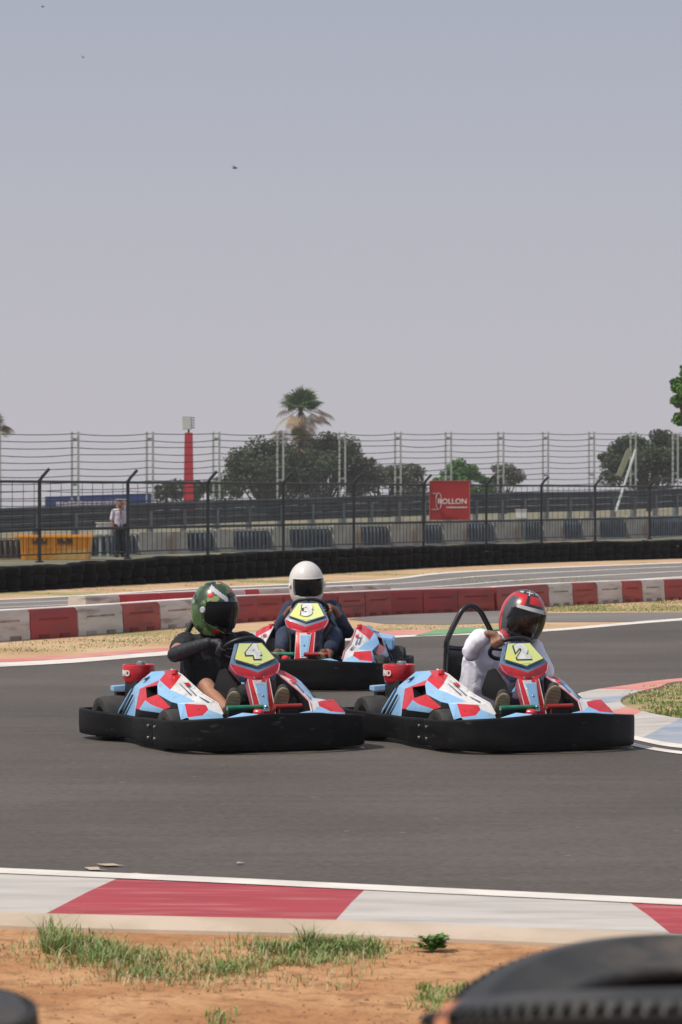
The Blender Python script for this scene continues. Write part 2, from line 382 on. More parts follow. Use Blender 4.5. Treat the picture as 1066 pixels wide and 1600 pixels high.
mb.add(vs, [(2 * i, 2 * i + 2, 2 * i + 3, 2 * i + 1) for i in range(n)], 3)
vs = []
for b in B: vs += [(b.x, b.y, .05), (b.x + .02, b.y, .0)]
mb.add(vs, [(2 * i, 2 * i + 2, 2 * i + 3, 2 * i + 1) for i in range(n)], 4)
o = mb.build('apex_kerb', [white_pt, red_faded, blue_pt, line_pt, conc], fix=False); tag(o, kind='structure')
for p in o.data.polygons:
    if p.normal.z < 0: p.flip()
sheet('island_soil', [(b.x, b.y) for b in B] + [(9, 22), (9, 31.5)], .03, mat('island_turf', (.24, .22, .09), (.40, .29, .15), scale=1.6, rough=.95, bump=.02, bscale=12))
il = spline([(1.90, 22.6, 0), (1.99, 22.1, 0), (2.25, 21.35, 0), (2.9, 20.45, 0), (4.4, 19.4, 0)], 6)
strip('island_edge_line', il, [p + Vector((.05, .20, 0)) for p in il], .009, line_pt)

# ---------------------------------------------------------------- grass and small ground cover
grass_g = mat('grass_green', (.15, .26, .06), (.24, .33, .10), scale=3, rough=.7)
grass_d = mat('grass_dry', (.52, .44, .25), (.42, .35, .18), scale=3, rough=.8)
FB0 = [(-70, 1007), (0, 1002), (115, 994), (290, 979), (375, 972), (500, 967), (600, 961), (704, 957), (762, 955), (850, 948), (960, 942), (1066, 937), (1120, 934)]
def by_(px):
    for (a, b), (c, d_) in zip(FB0, FB0[1:]):
        if a <= px <= c: return b + (d_ - b) * (px - a) / (c - a)
    return 990
def blades(name, spots, m, label, seed=0, thin=.004, lean=.5):
    rnd = random.Random(seed); mb = MB()
    for (x, y, z, h, n, rad, gi) in spots:
        for _ in range(n):
            a = rnd.uniform(0, 6.28); r = rad * math.sqrt(rnd.random()); hh = h * rnd.uniform(.45, 1.1)
            b = Vector((x + r * math.cos(a), y + r * math.sin(a), z - .005)); da = rnd.uniform(0, 6.28)
            dv = Vector((math.cos(da), math.sin(da), 0)) * hh * rnd.uniform(.1, lean); pv = Vector((-math.sin(da), math.cos(da), 0)) * thin * rnd.uniform(.7, 1.5)
            m1 = b + dv * .4 + Vector((0, 0, hh * .6)); tp = b + dv * 1.2 + Vector((0, 0, hh * rnd.uniform(.75, 1)))
            mb.add([b - pv, b + pv, m1 + pv * .8, m1 - pv * .8, tp], [(0, 1, 2, 3), (3, 2, 4)], gi if rnd.random() > .25 else 1 - gi)
    o = mb.build(name, m, fix=False); return tag(o, label, 'grass', kind='stuff')
rnd = random.Random(3); sp = []
def tuft(px0, px1, py0, py1, cnt, h, n, g, rad=.05):
    for _ in range(cnt):
        p = W(rnd.uniform(px0, px1), rnd.uniform(py0, py1)); sp.append((p.x, p.y, 0, h * rnd.uniform(.5, 1.15), n, rad * rnd.uniform(.5, 1.5), g))
for _ in range(62):
    t = rnd.random(); tuft(40 + 250 * t, 130 + 250 * t, 1474 + 34 * t, 1500 + 40 * t, 1, .065 if t > .3 else .085, rnd.choice((8, 20, 40)), 0 if rnd.random() < .78 else 1, .10)
for _ in range(34):
    t = rnd.random(); tuft(300 + 150 * t, 440 + 155 * t, 1512 - 34 * t, 1528 - 28 * t, 1, .055, rnd.choice((14, 30, 44)), 0 if rnd.random() < .75 else 1, .08)
tuft(390, 590, 1476, 1492, 22, .07, 46, 0, .07); tuft(480, 590, 1482, 1496, 14, .06, 60, 0, .07); tuft(480, 530, 1478, 1490, 5, .12, 34, 0, .05); tuft(60, 170, 1472, 1492, 12, .12, 50, 0)
tuft(40, 600, 1474, 1545, 120, .045, 16, 1, .12); tuft(0, 60, 1478, 1500, 6, .03, 16, 1); tuft(660, 760, 1545, 1585, 22, .05, 30, 0, .05)
tuft(180, 330, 1515, 1550, 14, .04, 18, 1); tuft(590, 640, 1480, 1498, 5, .03, 14, 1); tuft(330, 360, 1585, 1605, 4, .05, 22, 0)
blades('roadside_grass', sp, [grass_g, grass_d], 'sparse green and straw grass tufts on the orange dirt by the kerb', 5, thin=.0021, lean=1.1)
sp = []
for _ in range(900):
    t = rnd.random(); x = 2.45 + 2.6 * rnd.random(); y = rnd.uniform(23.2, 30)
    ok = x > 2.33 + .035 * (y - 26) ** 2 and 23.9 < y + .0 * x
    if ok and y < 26.2 + x * 1.0 and y > 24.5 - (x - 2.6) * .8: sp.append((x, y, .03, (.075 if y < 26 and rnd.random() < .2 else .035) * rnd.uniform(.4, 1.2), 30, .12, 0 if (y < 26.9 and rnd.random() < .85) or rnd.random() < .4 else 1))
blades('island_grass', sp, [grass_g, grass_d], 'patchy green and dry grass on the island inside the corner', 6, thin=.006)
sp = []
def clump(px0, px1, pyf, n, h, m_, pg):
    for _ in range(n):
        px = rnd.uniform(px0, px1); q = noise.noise(Vector((px * .02, 3.1, 0)))
        if q < rnd.uniform(-.4, .2): continue
        y0, y1 = pyf(px); p = W(px, rnd.uniform(y0, y1)); sp.append((p.x, p.y, 0, h * rnd.uniform(.4, 1), m_, .35, 0 if rnd.random() < pg else 1))
clump(0, 330, lambda x: (by_(x) + 4, by_(x) + 22), 160, .035, 22, .5)
clump(846, 1090, lambda x: (by_(x) + 1, 956), 260, .05, 30, .35)
clump(560, 860, lambda x: (977, 986), 90, .03, 16, .2)
clump(690, 940, lambda x: (903, 911), 70, .06, 20, .5)
clump(0, 1066, lambda x: (920 - 55 * x / 1066, 934 - 57 * x / 1066), 130, .06, 18, .25)
blades('verge_grass', sp, [grass_g, grass_d], 'thin dry grass along the far dirt verges and barriers', 8, thin=.006, lean=.9)
# stones and clods
mb = MB(); rnd = random.Random(11)
for _ in range(900):
    p = W(rnd.uniform(-60, 1120), rnd.uniform(1485, 1640)); r = rnd.uniform(.0015, .007) * (2.6 if rnd.random() < .03 else 1)
    vs = [Vector(v) * r for v in ((1, 0, 0), (-1, .1, 0), (0, 1, .1), (.1, -1, 0), (0, 0, .7), (0, 0, -.5))]
    a = Matrix.Rotation(rnd.uniform(0, 6), 3, 'Z'); vs = [a @ v + p + Vector((0, 0, r * .2)) for v in vs]
    mb.add(vs, [(0, 2, 4), (2, 1, 4), (1, 3, 4), (3, 0, 4), (2, 0, 5), (1, 2, 5), (3, 1, 5), (0, 3, 5)])
tag(mb.build('gravel', mat('clods', (.40, .21, .10), (.30, .17, .10), scale=30, rough=.95), fix=False), 'small clods and pebbles scattered over orange dirt', 'gravel', kind='stuff')
# leafy weed by the kerb
rnd = random.Random(21); wp = W(676, 1487)
t = empty('weed', 'small bright green leafy weed at the kerb edge right of the grass', 'plant', wp)
mb = MB(); lf = MB()
for i in range(60):
    a = rnd.uniform(0, 6.28); ln = rnd.uniform(.02, .085); e = Vector((math.cos(a) * ln * .9, math.sin(a) * ln * .6, rnd.uniform(.015, .065)))
    mb.tube([(0, 0, 0), e * .6 + Vector((0, 0, .01)), e], .0012, 5)
    for k in range(9):
        c = e * rnd.uniform(.6, 1.05); b = rnd.uniform(0, 6.28); dv = Vector((math.cos(b), math.sin(b), rnd.uniform(-.2, .6))) * .018; pv = dv.cross(Vector((0, 0, 1))).normalized() * .008
        lf.add([c, c + dv * .5 + pv, c + dv, c + dv * .5 - pv], [(0, 1, 2, 3)])
mb.build('stem', grass_g, t); lf.build('leaves', mat('weed_leaf', (.09, .24, .04), (.13, .30, .06), scale=20, rough=.5), t, fix=False)
# ---------------------------------------------------------------- karts
def bumper_sweep(name, ctrl, parent, closed=False, n=7, caps=True):
    """ctrl: (x, y, z_bottom, z_top); skirt section swept along the outline"""
    P = spline([(a, b, 0) for a, b, _, _ in ctrl], n, closed); Q = spline([(c, d_, 0) for _, _, c, d_ in ctrl], n, closed)
    mb = MB(); vs = []; K = len(P)
    for i, (p, q) in enumerate(zip(P, Q)):
        a = P[(i + 1) % K] if closed or i < K - 1 else p; b = P[i - 1] if closed or i > 0 else p
        t = (a - b).normalized(); nrm = Vector((t.y, -t.x, 0))
        if nrm.dot(p) < 0 and nrm.dot(Vector((p.x, p.y * .7, 0))) < 0: nrm = -nrm
        zb, zt = q.x, q.y; h = zt - zb
        prof = [(-.006, zb), (.001, zb + .006), (.004, zb + h * .26), (.0045, zb + h * .29), (.005, zb + h * .32), (.005, zt - .018), (.002, zt - .004), (-.004, zt), (-.026, zt - .001), (-.031, zt - .006), (-.030, zt - .03), (-.020, zb + .01)]
        for o_, z in prof: vs.append((p.x + nrm.x * o_, p.y + nrm.y * o_, z))
    S = 12; fs = []
    for i in range(K if closed else K - 1):
        j = (i + 1) % K
        for k in range(S): fs.append((i * S + k, i * S + (k + 1) % S, j * S + (k + 1) % S, j * S + k))
    if not closed: fs += [tuple(range(S))[::-1], tuple((K - 1) * S + k for k in range(S))]
    mb.add(vs, fs); return mb.build(name, bump_pl, parent, smooth=True, auto=50)

def wheel(parent, x, y, r, wd):
    M = Matrix.Translation((x, y, r))
    hw = wd / 2
    prof = [(r * .52, -hw * .85), (r * .75, -hw), (r * .92, -hw * .96), (r * .99, -hw * .72), (r, -hw * .3), (r, hw * .3), (r * .99, hw * .72), (r * .92, hw * .96), (r * .75, hw), (r * .52, hw * .85)]
    mb = MB(); mb.lathe(prof, M, 32); 
    wh = MB(); wh.lathe([(r * .30, -hw * .2), (r * .50, -hw * .3), (r * .53, -hw * .84), (r * .56, -hw * .9), (r * .56, -hw * .8), (r * .545, 0), (r * .56, hw * .8), (r * .56, hw * .9), (r * .53, hw * .84), (r * .50, hw * .3), (r * .30, hw * .2), (r * .18, hw * .1), (r * .02, hw * .1)], M, 24)
    wh.lathe([(.001, -hw * .25), (r * .32, -hw * .22)], M, 24)
    for k in range(5):
        a = k * 2 * math.pi / 5; wh.lathe([(.001, -hw * .5), (.008, -hw * .5), (.008, 0)], M @ Matrix.Translation((0, r * .3 * math.cos(a), r * .3 * math.sin(a))), 6)
    w_ = wh.build('wheel', steel, parent, smooth=True); mb.build('tyre', kart_tyre, w_, smooth=True)

def quadmesh(name, V, faces, mats, parent, thick=.006, bevel=.004):
    """faceted shell from named points; faces: (names, mat index)"""
    keys = list(V); idx = {k: i for i, k in enumerate(keys)}
    mb = MB(); mb.v = [tuple(V[k]) for k in keys]
    for f, mi in faces: mb.f.append([idx[k] for k in f]); mb.m.append(mi)
    o = mb.build(name, mats, parent, fix=True)
    bm = bmesh.new(); bm.from_mesh(o.data)
    # make normals point outwards from kart centre
    bmesh.ops.recalc_face_normals(bm, faces=bm.faces)
    s_ = sum((f.normal.dot(f.calc_center_median() - Vector((0, .2, .05)))) * f.calc_area() for f in bm.faces)
    if s_ < 0: bmesh.ops.reverse_faces(bm, faces=bm.faces)
    bm.to_mesh(o.data); bm.free()
    md = o.modifiers.new('t', 'SOLIDIFY'); md.thickness = thick; md.offset = -1
    md2 = o.modifiers.new('b', 'BEVEL'); md2.width = bevel; md2.segments = 2; md2.limit_method = 'ANGLE'; md2.angle_limit = R(12)
    dg = bpy.context.evaluated_depsgraph_get(); dg.update(); me = bpy.data.meshes.new_from_object(o.evaluated_get(dg), depsgraph=dg)
    o.modifiers.clear(); o.data = me; me.polygons.foreach_set('use_smooth', [True] * len(me.polygons)); me.set_sharp_from_angle(angle=R(35))
    return o

def make_pod(parent, s):
    """s=-1 driver's right pod. 0 blue 1 red 2 white 3 black 4 pink"""
    def P(x, y, z): return (s * x, y, z)
    V = dict(
        A0=P(.615, .45, .14), b=P(.53, .341, .396), c1=P(.45, .229, .500), ci=P(.34, .22, .47), c2=P(.38, .046, .518), c3=P(.365, -.105, .487), tq=P(.41, .093, .510),
        r0=P(.55, .201, .383), r1=P(.515, -.073, .458), r2=P(.455, -.028, .497), r3=P(.465, -.218, .427), r3b=P(.495, -.214, .397),
        i1=P(.565, .051, .402), i2=P(.548, -.113, .425), i3=P(.575, -.184, .367), i4=P(.592, -.032, .332),
        l0=P(.625, .092, .251), l0d=P(.635, .10, .13), l1=P(.627, .027, .253), l2=P(.605, -.035, .318), l3=P(.575, -.415, .288), l4=P(.60, -.35, .272), l5=P(.607, -.138, .294),
        B2=P(.60, -.285, .244), B3=P(.620, .005, .246), B2d=P(.57, -.30, .13), B3d=P(.60, .0, .13),
        w1=P(.37, -.479, .373), w2=P(.345, -.684, .318), w3=P(.40, -.619, .318), w4=P(.435, -.513, .329), w5=P(.465, -.324, .374),
        u2=P(.54, -.335, .322), f1=P(.55, -.47, .318), f2=P(.535, -.55, .318), f3=P(.59, -.74, .24), f4=P(.61, -.67, .22), f5=P(.42, -.657, .315), f6=P(.415, -.69, .285), f7=P(.48, -.74, .25),
        f8=P(.335, -.745, .25), f9=P(.40, -.79, .19), g1=P(.55, -.80, .17), g2=P(.345, -.82, .17), g4=P(.52, -.60, .15), f1d=P(.50, -.44, .15), x1=P(.56, -.62, .325))
    F = [(('A0', 'b', 'r0', 'l0', 'l0d'), 0), (('b', 'c1', 'tq', 'r0'), 0), (('tq', 'r2', 'r1', 'r0'), 0), (('b', 'ci', 'c1'), 0), (('c1', 'ci', 'c2', 'tq'), 0),
         (('r2', 'tq', 'c2', 'c3', 'r3'), 1), (('r2', 'r3', 'r3b', 'r1'), 1),
         (('r3', 'c3', 'w1', 'w5'), 2), (('r3b', 'r3', 'w5'), 2), (('w5', 'w1', 'w4'), 2), (('w1', 'w2', 'w3', 'w4'), 2),
         (('r1', 'r3b', 'w5', 'i2'), 0), (('w5', 'i3', 'i2'), 0), (('w5', 'w4', 'u2', 'i3'), 0),
         (('r0', 'r1', 'i2', 'i1'), 1), (('r0', 'i1', 'l2', 'l0'), 1), (('l0', 'l2', 'l1'), 1), (('i1', 'i4', 'l2'), 1),
         (('i4', 'i3', 'l3', 'l4', 'l5', 'l2'), 1), (('i3', 'u2', 'l3'), 3), (('l2', 'l5', 'l4', 'B2', 'B3', 'l1'), 0), (('l0', 'l1', 'B3', 'B3d', 'l0d'), 3), (('B3', 'B2', 'B2d', 'B3d'), 3), (('l3', 'B2', 'l4'), 3),
         (('u2', 'w4', 'f1'), 0), (('u2', 'f1', 'f1d', 'l3'), 3), (('w4', 'w3', 'f5', 'f2', 'f1'), 2), (('f1', 'f2', 'f4'), 0), (('f2', 'x1', 'f3', 'f4'), 0), (('f2', 'f5', 'x1'), 1), (('x1', 'f5', 'f6', 'f7', 'f3'), 1),
         (('w3', 'w2', 'f8', 'f6', 'f5'), 2), (('f6', 'f8', 'f9', 'f7'), 0), (('f8', 'g2', 'f9'), 0), (('f7', 'f9', 'g1', 'f3'), 0), (('f1', 'f4', 'g4', 'f1d'), 3)]
    o = quadmesh('side_pod', V, F, [kblue, kred, kwhite, black_pl, kpink], parent)
    # intake recess
    mb = MB(); c = [Vector(V[k]) for k in ('i1', 'i2', 'i3', 'i4')]
    inn = [p + Vector((-s * .07, 0.0, -.005)) for p in c]
    mb.add(c + inn, [(0, 1, 5, 4), (1, 2, 6, 5), (2, 3, 7, 6), (3, 0, 4, 7), (4, 5, 6, 7)])
    mb.build('air_intake', black_pl, o)
    # twin fins at the rear edge, slogan strips, rivets
    mb = MB()
    mb.prism([P(.545, .34, .38), P(.545, .375, .36), P(.61, .50, .17), P(.62, .46, .17)], (s * .006, 0, .004)); mb.build('fin', kblue, o, bevel=.002)
    mb = MB(); mb.prism([P(.612, .36, .20), P(.615, .325, .20), P(.567, .265, .34), P(.567, .275, .34)], (s * .012, 0, 0)); mb.build('slot', black_pl, o)
    mb = MB()
    for (A_, B_, w_) in (((.435, -.24, .437), (.425, -.42, .367), .004), ((.41, -.26, .442), (.405, -.46, .365), .003), ((.40, -.5, .360), (.385, -.62, .330), .006)):
        a, b = Vector(P(*A_)), Vector(P(*B_)); sd_ = Vector((w_, 0, 0))
        mb.prism([a - sd_ * .2, a + sd_ * .2, b + sd_, b - sd_], (0, 0, .004))
    mb.build('dark_stripe', knavy, o)
    mb = MB()
    a = Vector(P(.43, -.12, .474)); mb.box(Vector(P(.40, -.30, .436)), (.03, .05, .006), rot=Matrix.Rotation(R(18), 3, 'X')); mb.build('sticker', kred, o)
    mb = MB(); mb.box(P(.49, .235, .4545), (.06, .045, .006), rot=Matrix.Rotation(R(-24), 3, 'X') @ Matrix.Rotation(R(s * 20), 3, 'Y')); mb.build('sticker', kwhite, o)
    mb = MB(); mb.lathe([(.001, .02), (.017, .02), (.022, .012), (.022, -.01)], Matrix.Translation(P(.385, -.04, .505)) @ Matrix.Rotation(R(-90), 4, 'Y'), 12); mb.build('filler_cap', kred, o, smooth=True)
    # black inner wall of pod
    mb = MB(); q = [V[k] for k in ('ci', 'c2', 'c3', 'w1', 'w2', 'f8')]; q = [Vector(p) + Vector((-s * .004, 0, -.006)) for p in q]
    lo = [Vector((p.x, p.y, .07)) for p in q]
    mb.add(q + lo, [(i, i + 1, i + 7, i + 6) for i in range(5)]); mb.build('inner_wall', black_pl, o)
    tb = MB(); tb.tube([Vector(V[k]) + Vector((-s * .004, 0, .004)) for k in ('c2', 'c3', 'w1', 'w2', 'f8')], .006, 6); tb.build('edge_piping', kpink if s > 0 else kwhite, o)
    return o

def make_kart(label, number, loc, yaw, scale=1.0, hoop=True):
    root = empty('go_kart', label, 'go-kart', loc, yaw, 'racing go-karts on the track'); root.scale = (scale,) * 3
    # bumpers : front from corner to corner, side/rear skirts with bulges round the rear wheels
    fr = [(-.705, -.42, .035, .215), (-.715, -.62, .035, .22), (-.70, -.80, .032, .228), (-.61, -.95, .03, .240), (-.42, -1.055, .028, .252), (-.30, -1.095, .028, .262), (-.20, -1.115, .028, .272), (0, -1.13, .028, .274)]
    fr += [(-a, b, c, d_) for a, b, c, d_ in fr[-2::-1]]
    fb = bumper_sweep('front_bumper', fr, root)
    for s in (-1, 1):
        sdk = [(s * .44, .99, .05, .21), (s * .62, .98, .045, .215), (s * .725, .90, .042, .218), (s * .757, .74, .04, .218), (s * .752, .58, .04, .215), (s * .715, .45, .04, .212), (s * .665, .35, .04, .205), (s * .64, .26, .04, .20), (s * .645, .12, .038, .20), (s * .675, -.04, .036, .205), (s * .70, -.2, .035, .212), (s * .705, -.42, .035, .215)]
        sb = bumper_sweep('side_bumper', sdk, root)
        for (bx, by) in ((.712, -.36), (.715, -.48)):
            for bz in (.085, .165): mb = MB(); mb.lathe([(.001, .014), (.007, .014), (.010, .009), (.010, 0)], Matrix.Translation((s * bx, by, bz)) @ (Matrix.Identity(4) if s > 0 else Matrix.Rotation(R(180), 4, 'Z')), 10); mb.build('bolt', steel, fb, smooth=True)
    rb = MB(); rb.tube([(-.46, .96, .14), (-.3, .985, .14), (0, .99, .14), (.3, .985, .14), (.46, .96, .14)], .022, 10)
    rb.tube([(-.46, .96, .19), (0, .99, .19), (.46, .96, .19)], .014, 8); rb.build('rear_bumper', black_me, root, smooth=True)
    # chassis
    mb = MB()
    for s in (-1, 1):
        mb.tube(spline([(s * .30, .80, .085), (s * .31, .3, .06), (s * .33, -.2, .055), (s * .25, -.55, .055), (s * .20, -.92, .06)], 4), .016, 8)
        mb.tube([(s * .30, .1, .06), (s * .60, .05, .09), (s * .62, -.3, .09), (s * .3, -.35, .06)], .010, 8)
    mb.tube([(-.31, .3, .06), (.31, .3, .06)], .014, 8); mb.tube([(-.27, -.5, .056), (.27, -.5, .056)], .014, 8); mb.tube([(-.2, -.92, .06), (.2, -.92, .06)], .014, 8)
    mb.tube([(-.56, .60, .158), (.56, .60, .158)], .02, 10)
    mb.tube([(-.56, -.50, .142), (-.28, -.5, .10)], .012, 8); mb.tube([(.56, -.50, .142), (.28, -.5, .10)], .012, 8)
    mb.build('chassis_frame', black_me, root, smooth=True)
    mb = MB(); mb.box((0, -.44, .045), (.58, 1.0, .008)); mb.build('floor_tray', black_pl, root)
    mb = MB(); mb.prism([(-.60, -.50, .09), (.60, -.50, .09), (.52, -.98, .09), (-.52, -.98, .09)], (0, 0, .10)); mb.build('nose_deck', black_pl, root, bevel=.02)
    wheel(root, -.60, -.50, .142, .13); wheel(root, .60, -.50, .142, .13)
    wheel(root, -.60, .60, .158, .20); wheel(root, .60, .60, .158, .20)
    make_pod(root, -1); make_pod(root, 1)
    # coloured front corners just above the bumper lip
    for s in (-1, 1):
        mb = MB(); mb.prism([(s * .10, -.98, .20), (s * .15, -.92, .262), (s * .25, -.88, .272), (s * .36, -.84, .235), (s * .40, -.90, .18)], (0, -.05, -.012))
        mb.build('front_panel', kblue, root, bevel=.006)
    # fairing: chin and column
    V = dict(tl=(-.105, -.428, .715), tr=(.105, -.428, .715), tm=(0, -.445, .735), sl=(-.188, -.533, .585), sr=(.188, -.533, .585), bt=(0, -.590, .522),
             cl=(-.178, -.553, .535), cr=(.178, -.553, .535), vl=(-.152, -.562, .513), vr=(.152, -.562, .513), c2l=(-.080, -.594, .484), c2r=(.080, -.594, .484), mm=(0, -.602, .483),
             dl=(-.075, -.715, .235), dr=(.075, -.715, .235), dk1=(-.082, -.675, .235), dk2=(.082, -.675, .235), bk1=(-.095, -.565, .455), bk2=(.095, -.565, .455),
             tk1=(-.10, -.40, .67), tk2=(.10, -.40, .67), sk1=(-.18, -.49, .54), sk2=(.18, -.49, .54), wl=(-.128, -.566, .455), wr=(.128, -.566, .455))
    F = [(('tl', 'tm', 'tr', 'sr', 'bt', 'sl'), 1), (('sl', 'bt', 'mm', 'vl', 'cl'), 0), (('bt', 'sr', 'cr', 'vr', 'mm'), 0), (('vl', 'mm', 'c2l'), 0), (('mm', 'vr', 'c2r'), 0),
         (('vl', 'c2l', 'wl'), 3), (('vr', 'wr', 'c2r'), 3), (('c2l', 'mm', 'c2r'), 0), (('c2l', 'c2r', 'dr', 'dl'), 0), (('c2l', 'dl', 'dk1', 'bk1'), 2), (('c2r', 'bk2', 'dk2', 'dr'), 2),
         (('wl', 'c2l', 'bk1'), 3), (('wr', 'bk2', 'c2r'), 3), (('tl', 'sl', 'sk1', 'tk1'), 1), (('tr', 'tk2', 'sk2', 'sr'), 1), (('tl', 'tk1', 'tk2', 'tr', 'tm'), 1), (('sl', 'cl', 'vl', 'wl', 'sk1'), 2), (('sr', 'sk2', 'wr', 'vr', 'cr'), 2)]
    fa = quadmesh('front_fairing', V, F, [kred, kgrey, mat('kart_maroon', (.33, .03, .06), (.42, .12, .17), scale=14, rough=.35, coat=.2), knavy, kred], root, thick=.01, bevel=.006)
    # column inlay (white border, blue centre)
    def slab(name, pts, m, parent_, off, th=.004):
        a, b, c = [Vector(p) for p in pts[:3]]; nn = (b - a).cross(c - a).normalized()
        if nn.y > 0: nn = -nn
        mb = MB(); mb.prism([Vector(p) + nn * off for p in pts], nn * th); return mb.build(name, m, parent_, bevel=.0015, seg=1)
    def col(u, t): # u across, t down the column
        a = Vector((-.080, -.597, .482)).lerp(Vector((.080, -.597, .482)), u); b = Vector((-.075, -.715, .235)).lerp(Vector((.075, -.715, .235)), u); return a.lerp(b, t)
    slab('column_inlay', [col(.17, .06), col(.83, .06), col(.71, .90), col(.29, .90)], kwhite, fa, .004)
    slab('column_inlay', [col(.24, .15), col(.77, .15), col(.655, .86), col(.345, .86)], kblue, fa, .0085)
    slab('column_sticker', [col(.58, .065), col(.78, .065), col(.77, .105), col(.58, .105)], kred, fa, .0085)
    mb = MB(); mb.lathe([(.001, .004), (.007, .004), (.009, 0)], Matrix.Translation(col(.5, .5) + Vector((0, -.011, .007))) @ Matrix.Rotation(R(-90), 4, 'Z') , 10); mb.build('fastener', steel, fa, smooth=True); mb = MB()
    mb.lathe([(.001, .008), (.010, .006), (.014, 0)], Matrix.Translation(col(.56, .80) + Vector((0, -.011, .007))) @ Matrix.Rotation(R(-90), 4, 'Z'), 10); mb.build('fastener', steel, fa, smooth=True)
    for x in (-.045, .045): mb = MB(); mb.lathe([(.001, .005), (.006, .005), (.008, 0)], Matrix.Translation((x * .8, -.607, .487)) @ Matrix.Rotation(R(-90), 4, 'Z'), 10); mb.build('fastener', steel, fa, smooth=True)
    for s in (-1, 1):
        mb = MB(); mb.tube([(s * .081, -.5955, .478), (s * .076, -.7155, .236)], .003, 6); mb.build('column_highlight', kwhite, fa, smooth=True)  # white tube paints the highlight along the column edge
        mb = MB(); mb.tube([(s * .186, -.537, .578), (s * .170, -.558, .535), (s * .150, -.565, .511)], .004, 6); mb.build('chin_edge', kpink, fa, smooth=True)
    # number plate
    ex = Vector((1, 0, 0)); pv = Vector((0, -.592 + .438, .522 - .732)).normalized()   # down the plate
    def PL(x, t, off=0):
        b = Vector((x, -.438, .732)) + pv * t; nn = Vector((0, pv.z, -pv.y)); nn = nn if nn.y < 0 else -nn; return b + nn * off
    H = (Vector((0, -.592, .522)) - Vector((0, -.438, .732))).length
    pl = slab('number_plate', [PL(-.092, .018), PL(.092, .018), PL(.160, H * .60), PL(0, H - .035), PL(-.160, H * .60)], knavy, fa, .002, .004)
    p2 = slab('plate_face', [PL(-.084, .026), PL(.084, .026), PL(.150, H * .59), PL(0, H - .048), PL(-.150, H * .59)], yellow, pl, .007, .003)
    nn = Vector((0, pv.z, -pv.y)); nn = nn if nn.y < 0 else -nn
    up = -pv; M = Matrix((( ex.x, up.x, nn.x, 0), (ex.y, up.y, nn.y, 0), (ex.z, up.z, nn.z, 0), (0, 0, 0, 1)))
    c = PL(0, H * .40)
    text_mesh('number_outline', number, .150, digit_k, pl, Matrix.Translation(c + nn * .0125 + Vector((-.003, 0, -.002))) @ M, offset=.0165, extrude=.001, xscale=1.25)
    text_mesh('number', number, .150, digit_w, pl, Matrix.Translation(c + nn * .0155) @ M, offset=.0115, extrude=.001, xscale=1.25)
    slab('plate_line', [PL(-.05, H * .735, 0), PL(.05, H * .735, 0), PL(.05, H * .75, 0), PL(-.05, H * .75, 0)], digit_w, pl, .0112, .001)
    # fairing side lettering
    text_mesh('fairing_mark', 'ROLL', .03, kwhite, fa, Matrix.Translation((-.115, -.655, .512)) @ Matrix.Rotation(R(15), 4, 'Y') @ Matrix.Rotation(R(62), 4, 'X'), offset=.0006, extrude=.001) if False else None
    # shin guards: black panels either side of the column
    for s in (-1, 1):
        mb = MB(); mb.prism([(s * .185, -.47, .55), (s * .19, -.38, .53), (s * .215, -.33, .40), (s * .20, -.40, .14), (s * .12, -.62, .14), (s * .13, -.54, .44)], (s * .012, 0, 0)); mb.build('knee_panel', black_pl, root, bevel=.004)
    # steering
    mb = MB(); sc_ = Vector((0, -.335, .675)); e1 = Vector((1, 0, 0)); e2 = Vector((0, -.82, .57))
    ring = [sc_ + e1 * .15 * math.cos(a) + e2 * .135 * math.sin(a) for a in [i * math.pi / 18 for i in range(36)]]
    mb.tube(ring, .0145, 10, closed=True)
    for a in (R(0), R(180), R(90)): mb.tube([sc_ + Vector((0, -.01, -.015)), sc_ + e1 * .14 * math.cos(a) + e2 * .125 * math.sin(a)], .009, 8)
    st = mb.build('steering_wheel', black_pl, root, smooth=True)
    mb = MB(); mb.tube([sc_, (0, -.52, .40), (0, -.60, .10)], .012, 8); mb.build('steering_column', black_me, root, smooth=True)
    # pedals
    for s, m in ((-1, green_me), (1, red_me)):
        mb = MB(); a, b = (.07, .335) if s < 0 else (.02, .22)
        mb.tube([(s * a, -.82, .300), (s * b, -.82, .300)], .017, 10); mb.tube([(s * (a + .03), -.82, .295), (s * (a + .02), -.86, .08)], .007, 8)
        pd = mb.build('pedal', m, root, smooth=True); mb = MB(); mb.box((s * (a + b) / 2, -.80, .235), (abs(b - a) - .03, .004, .10)); mb.build('heel_plate', black_me, pd)
    mb = MB(); mb.lathe([(.001, .03), (.02, .026), (.03, .01), (.03, -.03)], Matrix.Translation((-.125, -.88, .262)) @ Matrix.Rotation(R(-60), 4, 'Z'), 16); mb.build('reservoir_cap', kred, root, smooth=True)
    # seat
    V = []; mb = MB(); U, T = 13, 12
    for j in range(T):
        t = j / (T - 1)
        y = -.20 + .40 * min(t / .5, 1) + .20 * max(0, (t - .45) / .55); z = .10 - .02 * math.sin(min(t / .5, 1) * math.pi) + (.56 * max(0, (t - .42) / .58) ** .95)
        for i in range(U):
            u = i / (U - 1) * 2 - 1; wv = (.20 + .02 * math.sin(t * 3)) * (1 - .35 * max(0, t - .5)); x = wv * math.sin(u * 1.45) / math.sin(1.45)
            lift = (.17 if t < .5 else .17 - .05 * (t - .5)) * abs(u) ** 3.2; fwd = -.13 * abs(u) ** 2.6 * max(0, (t - .3)) * 1.4
            V.append((x, y + fwd, z + lift * (1 - max(0, t - .55) * 1.8)))
    mb.add(V, [(j * U + i, j * U + i + 1, (j + 1) * U + i + 1, (j + 1) * U + i) for j in range(T - 1) for i in range(U - 1)])
